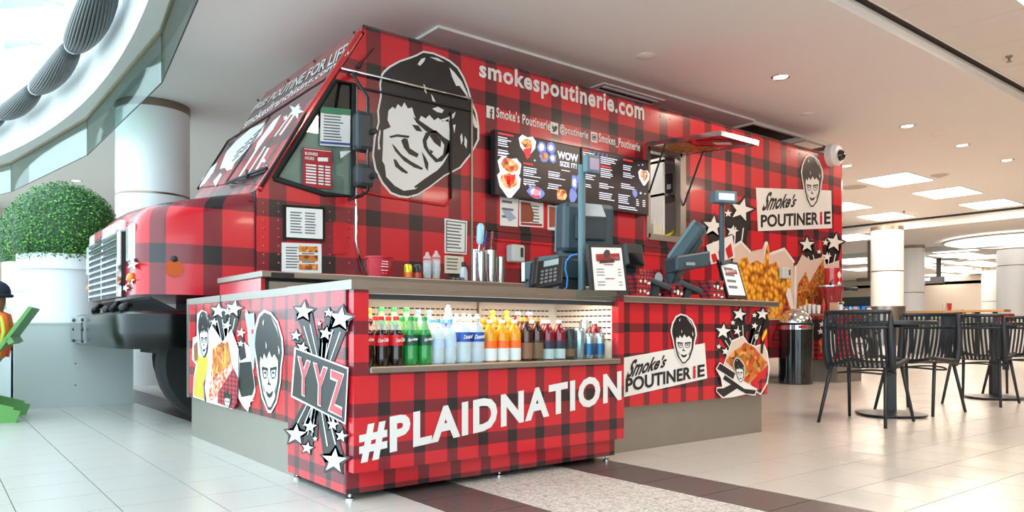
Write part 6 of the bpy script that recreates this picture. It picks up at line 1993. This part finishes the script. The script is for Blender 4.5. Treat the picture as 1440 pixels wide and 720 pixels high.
def skin_mesh(name, verts, edges, radii, m, parent, root=0, sub=2, local=True):
    me = bpy.data.meshes.new(name)
    me.from_pydata(verts, edges, [])
    o = bpy.data.objects.new(name, me)
    COL.objects.link(o)
    me.materials.append(m)
    sk_ = o.modifiers.new('skin', 'SKIN')
    sk_.use_smooth_shade = True
    for i, r in enumerate(radii):
        me.skin_vertices[0].data[i].radius = (r, r) if not isinstance(r, tuple) else r
        me.skin_vertices[0].data[i].use_root = (i == root)
    sb = o.modifiers.new('sub', 'SUBSURF')
    sb.levels = sb.render_levels = sub
    if parent is not None:
        o.parent = parent
        OFF[o.name] = OFF[parent.name].copy()
    else:
        OFF[o.name] = Vector()
    return o


skinm = mat('skin_brown', '7A4E36', .55)
navy = mat('navy_jacket', '141B2B', .75, bump=.2, bscale=40)
navy2 = mat('navy_knit', '10182A', .85, bump=.5, bscale=120)
pe = thing('person', 'seated person in navy beanie, navy jacket and orange safety vest, seen from behind', 'person', (.074 + .14, 7.28 - .011, 0), ang)
# skin: head, neck and hands in one mesh each limb hidden in clothing; x forward, z up
hz = .97
v_ = [(0, 0, .40), (-.08, 0, .6), (-.2, 0, .80), (-.215, 0, .87), (-.225, 0, hz - .03), (-.22, 0, hz + .05),
      (-.18, .17, .77), (-.05, .24, .60), (.16, .24, .58), (.25, .23, .585), (-.18, -.17, .77), (-.05, -.24, .60), (.16, -.24, .58), (.25, -.23, .585),
      (.05, .1, .38), (.42, .12, .43), (.5, .12, .06), (.05, -.1, .38), (.42, -.12, .43), (.5, -.12, .06)]
e_ = [(0, 1), (1, 2), (2, 3), (3, 4), (4, 5), (2, 6), (6, 7), (7, 8), (8, 9), (2, 10), (10, 11), (11, 12), (12, 13), (0, 14), (14, 15), (15, 16), (0, 17), (17, 18), (18, 19)]
r_ = [(.13, .1), (.12, .1), (.09, .08), .05, (.085, .07), (.08, .07), .05, .04, .03, (.035, .018), .05, .04, .03, (.035, .018), .075, .055, .035, .075, .055, .035]
body = skin_mesh('body', v_, e_, r_, skinm, pe)
for s_ in (1, -1):
    for k, (ln_, dy) in enumerate(((.07, -.028), (.08, -.01), (.078, .01), (.062, .028))):
        skin_mesh('finger', [(.26, s_ * .23 + dy, .585), (.26 + ln_ * .5, s_ * .23 + dy, .582), (.26 + ln_, s_ * .23 + dy, .565)], [(0, 1), (1, 2)], [.009, .0085, .007], skinm, body, sub=1)
    skin_mesh('thumb', [(.22, s_ * .2, .585), (.25, s_ * .175, .58), (.28, s_ * .17, .57)], [(0, 1), (1, 2)], [.011, .01, .008], skinm, body, sub=1)
MB().ball((-.125, 0, hz - .005), .02, .014, .022, 10, 8).build('nose', skinm, body, smooth='all', local=True)
for s_ in (1, -1):
    MB().ball((-.14, s_ * .03, hz + .015), .009, .012, .008, 8, 6).build('eye', M['blackm'], body, smooth='all', local=True)
    MB().ball((-.225, s_ * .076, hz - .01), .022, .012, .03, 10, 8).build('ear', skinm, body, smooth='all', local=True)
MB().ball((-.142, 0, hz - .05), .008, .025, .006, 8, 6).build('mouth', mat('lips', '5C3328', .5), body, smooth='all', local=True)
bn = MB()
bn.grid(lambda u, w: Vector((-.225 + (.092 + .012 * math.sin(w * 3.1)) * math.cos(2 * math.pi * u) * math.cos(w * math.pi / 2 * .98), (.085 + .01 * math.sin(w * 3.1)) * math.sin(2 * math.pi * u) * math.cos(w * math.pi / 2 * .98), hz + .015 + .125 * math.sin(w * math.pi / 2))), 24, 8)
bn.build('beanie', navy2, pe, smooth='all', local=True)
MB().tube([(-.225 + .1 * math.cos(a * .314), .093 * math.sin(a * .314), hz + .018) for a in range(21)], .014, 8, caps=False).build('beanie_cuff', navy2, pe, smooth='all', local=True)
skin_mesh('jacket', [(0, 0, .42), (-.08, 0, .6), (-.185, 0, .77), (-.205, 0, .845), (-.18, .18, .77), (-.05, .25, .60), (.14, .245, .58), (-.18, -.18, .77), (-.05, -.25, .60), (.14, -.245, .58)],
          [(0, 1), (1, 2), (2, 3), (2, 4), (4, 5), (5, 6), (2, 7), (7, 8), (8, 9)], [(.17, .13), (.17, .13), (.14, .12), .075, .085, .065, .05, .085, .065, .05], navy, pe)
skin_mesh('trousers', [(0, 0, .40), (.05, .1, .39), (.42, .12, .44), (.49, .12, .12), (.05, -.1, .39), (.42, -.12, .44), (.49, -.12, .12)], [(0, 1), (1, 2), (2, 3), (0, 4), (4, 5), (5, 6)], [.13, .1, .075, .06, .1, .075, .06], navy, pe)
for s_ in (1, -1):
    MB().obox((.56, s_ * .12, .045), (.13, 0, 0), (0, .048, 0), (0, 0, .045)).build('boot', M['blackm'], pe, bevel=.03, local=True)
vest = mat('safety_orange', 'E8672A', .6)
vesty = mat('safety_yellow', 'D8CF4A', .6)
for off_, w_, m_, nm in ((.0, .042, vest, 'vest_strap'), (.05, .016, vesty, 'vest_stripe')):
    for s_ in (1, -1):
        MB().tube([(-.045, s_ * (.115 + off_), .55), (-.1, s_ * (.14 + off_ * .8), .70), (-.13, s_ * (.13 + off_ * .6), .82), (-.2, s_ * (.12 + off_ * .5), .85), (-.27, s_ * (.12 + off_ * .5), .82), (-.29, s_ * (.115 + off_), .70), (-.25, s_ * (.115 + off_), .5)], w_, 8).build(nm, m_, pe, smooth='all', local=True)

# ================================================================ BACKGROUND OF THE HALL
fb = Plane((27, 0, 0), (-1, 0, 0))


def wall_x(px0, px1, y0, y1, X):
    pl = Plane((X, 0, 0), (-1, 0, 0))
    a, c = pl.at(px0, y1), pl.at(px1, y0)
    return min(a.y, c.y), max(a.y, c.y), a.z, c.z


X = 26.0
y0, y1, z0, z1 = wall_x(1176, 1229, 429, 456, X)
o = thing('flight_board', 'bright blue departures screen wall behind the condiment stand', 'screen', (X, (y0 + y1) / 2, z0))
MB().box(X, X + .2, y0, y1, 0, z1).build('housing', M['blackm'], o)
fbm = speckle('departures_blue', ['1E62C8', '3F86E0', '1E62C8', '8FC0F5', '2A6ED0'], 9, .4)
pb_ = fbm.node_tree.nodes['Principled BSDF']
pb_.inputs['Emission Strength'].default_value = .8
fbm.node_tree.links.new(fbm.node_tree.nodes['Color Ramp'].outputs[0], pb_.inputs['Emission Color'])
for i in range(3):
    w = (y1 - y0) / 3
    MB().box(X - .02, X, y0 + i * w + .03, y0 + (i + 1) * w - .03, max(z0, .6) + .03, z1 - .03).build('panel', fbm, o)
zbd = z1
y0, y1, z0, z1 = wall_x(1170, 1229, 417, 427.5, X)
z0 = zbd
o = thing('board_header', 'dark header strip with yellow lettering marks above the blue screens', 'sign', (X, (y0 + y1) / 2, z0))
MB().box(X - .05, X + .2, y0, y1, z0, z1).build('housing', M['gray_dark'], o)
for i in range(2):
    MB().box(X - .06, X - .05, y0 + 1.05 + i * .75, y0 + 1.6 + i * .75, z0 + .08, z0 + .15).build('yellow_mark', mat('yellow_led', 'C8C820', .4, emit=.6), o)
y0, y1, z0, z1 = wall_x(1206, 1229, 390, 396, 24.0)
for (a, b_, c_, d_, Xs, lb) in ((1206, 1232, 390, 396, 22.5, 'dark hanging sign beside the column with the steel cuff'), (1292, 1327, 389, 399.5, 30.0, 'dark hanging sign with pale lettering marks right of the slim column')):
    y0, y1, z0, z1 = wall_x(a, b_, c_, d_, Xs)
    o = thing('hanging_sign', lb, 'sign', (Xs, (y0 + y1) / 2, z0))
    MB().box(Xs - .08, Xs + .08, y0, y1, z0, z1).build('panel', M['dark_gap'] if a < 1250 else M['ink'], o)
    MB().box(Xs - .03, Xs + .03, y0 + .1, y0 + .25, z1, 3.4).build('hanger', M['dark_gap'], o)
    if a > 1250:
        MB().box(Xs - .085, Xs - .08, y0 + (y1 - y0) * .5, y1 - .06, z0 + .1, z0 + .22).build('lettering_mark', mat('sign_led', 'DDE0F0', .4, emit=.7), o)
# far pale bulkheads
for i, (z0, z1, Xb) in enumerate(((2.35, 2.55, 44), (2.95, 3.1, 40))):
    MB().box(Xb, Xb + .3, -7, 36, z0, z1).build('trim_%d' % (8 + i), M['bulk'], None, kind='structure')
# wooden ledge tables with cups and people behind
woodm = mat('pale_wood', 'C89A62', .5, vary=.15, scale=12, stretch=(1, 12, 1))
X = 23.0
pl = Plane((X, 0, 0), (-1, 0, 0))
a, c = pl.at(1262, 438), pl.at(1412, 436)
zl = CAM_H + (HORIZON - 436.5) * (X * CX + ((a.y + c.y) / 2) * SX) / FPX
o = thing('ledge_table', 'long pale wooden high table across the hall behind the cafe chairs', 'table', (X, (a.y + c.y) / 2, 0))
MB().box(X, X + .5, c.y, a.y, zl - .06, zl).build('table_top', woodm, o)
for q in range(6):
    y = c.y + .3 + q * (a.y - c.y - .6) / 5
    MB().box(X + .2, X + .3, y - .05, y + .05, 0, zl - .06).build('leg', chm, o)
MB().box(X + .6, X + .7, c.y - 2, a.y, 0, zl - .22).build('low_wall', M['white'], o)
for px, m_, lb in ((1331, mat('cup_red', 'C8342A', .5), 'red paper cup standing on the far wooden ledge'), (1324, M['vinyl_white'], 'white paper cup beside the red one on the far ledge')):
    y = pl.at(px, 440).y
    o = thing('paper_cup', lb, 'cup', (X + .2, y, zl))
    MB().lathe([(.045, 0), (.062, .2), (.065, .21)], (X + .2, y, zl), 14).build('cup', m_, o, smooth=True)
    MB().lathe([(.067, .21), (.055, .23)], (X + .2, y, zl), 14).build('lid', M['vinyl_white'], o, smooth=True)


def far_person(px, ytop, d, shirt, hair, label):
    dv = ray(px, HORIZON)
    x, y = dv.x * d, dv.y * d
    zt = CAM_H + (HORIZON - ytop) * d / FPX
    o = thing('person', label, 'person', (x, y, 0), R(180) + math.atan2(y, x), group='people seated in the hall')
    h = zt - .12
    skin_mesh('body', [(0, 0, .45), (0, 0, h - .45), (0, 0, h - .2), (0, 0, h - .1), (0, 0, h), (.0, .2, h - .28), (.05, .24, h - .5), (.25, .15, h - .52), (0, -.2, h - .28), (.05, -.24, h - .5), (.25, -.15, h - .52), (.4, .12, .48), (.42, .12, .05), (.4, -.12, .48), (.42, -.12, .05)],
              [(0, 1), (1, 2), (2, 3), (3, 4), (2, 5), (5, 6), (6, 7), (2, 8), (8, 9), (9, 10), (0, 11), (11, 12), (0, 13), (13, 14)], [.16, .16, .12, .05, (.1, .085), .07, .05, .03, .07, .05, .03, .08, .05, .08, .05], shirt, o, sub=1)
    MB().ball((0.02, 0, h + .005), .098, .084, .11, 14, 10).build('head', mat('skin_light', 'C08E70', .6), o, smooth='all', local=True)
    MB().ball((-.02, 0, h + .04), .105, .098, .105, 14, 10).build('hair', hair, o, smooth='all', local=True)
    MB().box(-.25, .2, -.22, .22, .0, .44).build('stool', M['gray_dark'], o, local=True)


hk_ = mat('dark_hair', '2A211E', .7)
far_person(1190, 433, 20.5, mat('shirt_dark', '2A2A33', .8), hk_, 'dark haired person seated in front of the blue screens, nearest the stand')
far_person(1203, 432, 21.5, mat('shirt_pink', 'B08088', .8), mat('hat_grey', '9A9698', .8), 'person in a pale grey cap seated before the blue screens')
far_person(1222, 432, 18.6, mat('shirt_black', '1E1E24', .8), hk_, 'dark haired person seated beside the column with the steel cuff')
far_person(1328, 437.5, 26, mat('shirt_dark', '2A2A33', .8), hk_, 'dark haired person behind the far ledge, below the red cup')
far_person(1354, 436.5, 26, mat('shirt_black', '1E1E24', .8), hk_, 'dark haired person behind the far ledge, middle of three')
far_person(1371, 436.5, 26.5, mat('shirt_dark', '2A2A33', .8), hk_, 'dark haired person behind the far ledge, nearest the right column')
y0, y1, z0, z1 = wall_x(1402, 1418, 441, 452, 15)
o = thing('red_sign', 'small red box behind the chair back at the right edge', 'box', (15, (y0 + y1) / 2, 0))
MB().box(15, 15.3, y0, y1, z0, z1).build('case', M['red_paint'], o)
MB().box(15.1, 15.2, (y0 + y1) / 2 - .04, (y0 + y1) / 2 + .04, 0, z0).build('post', chm, o)
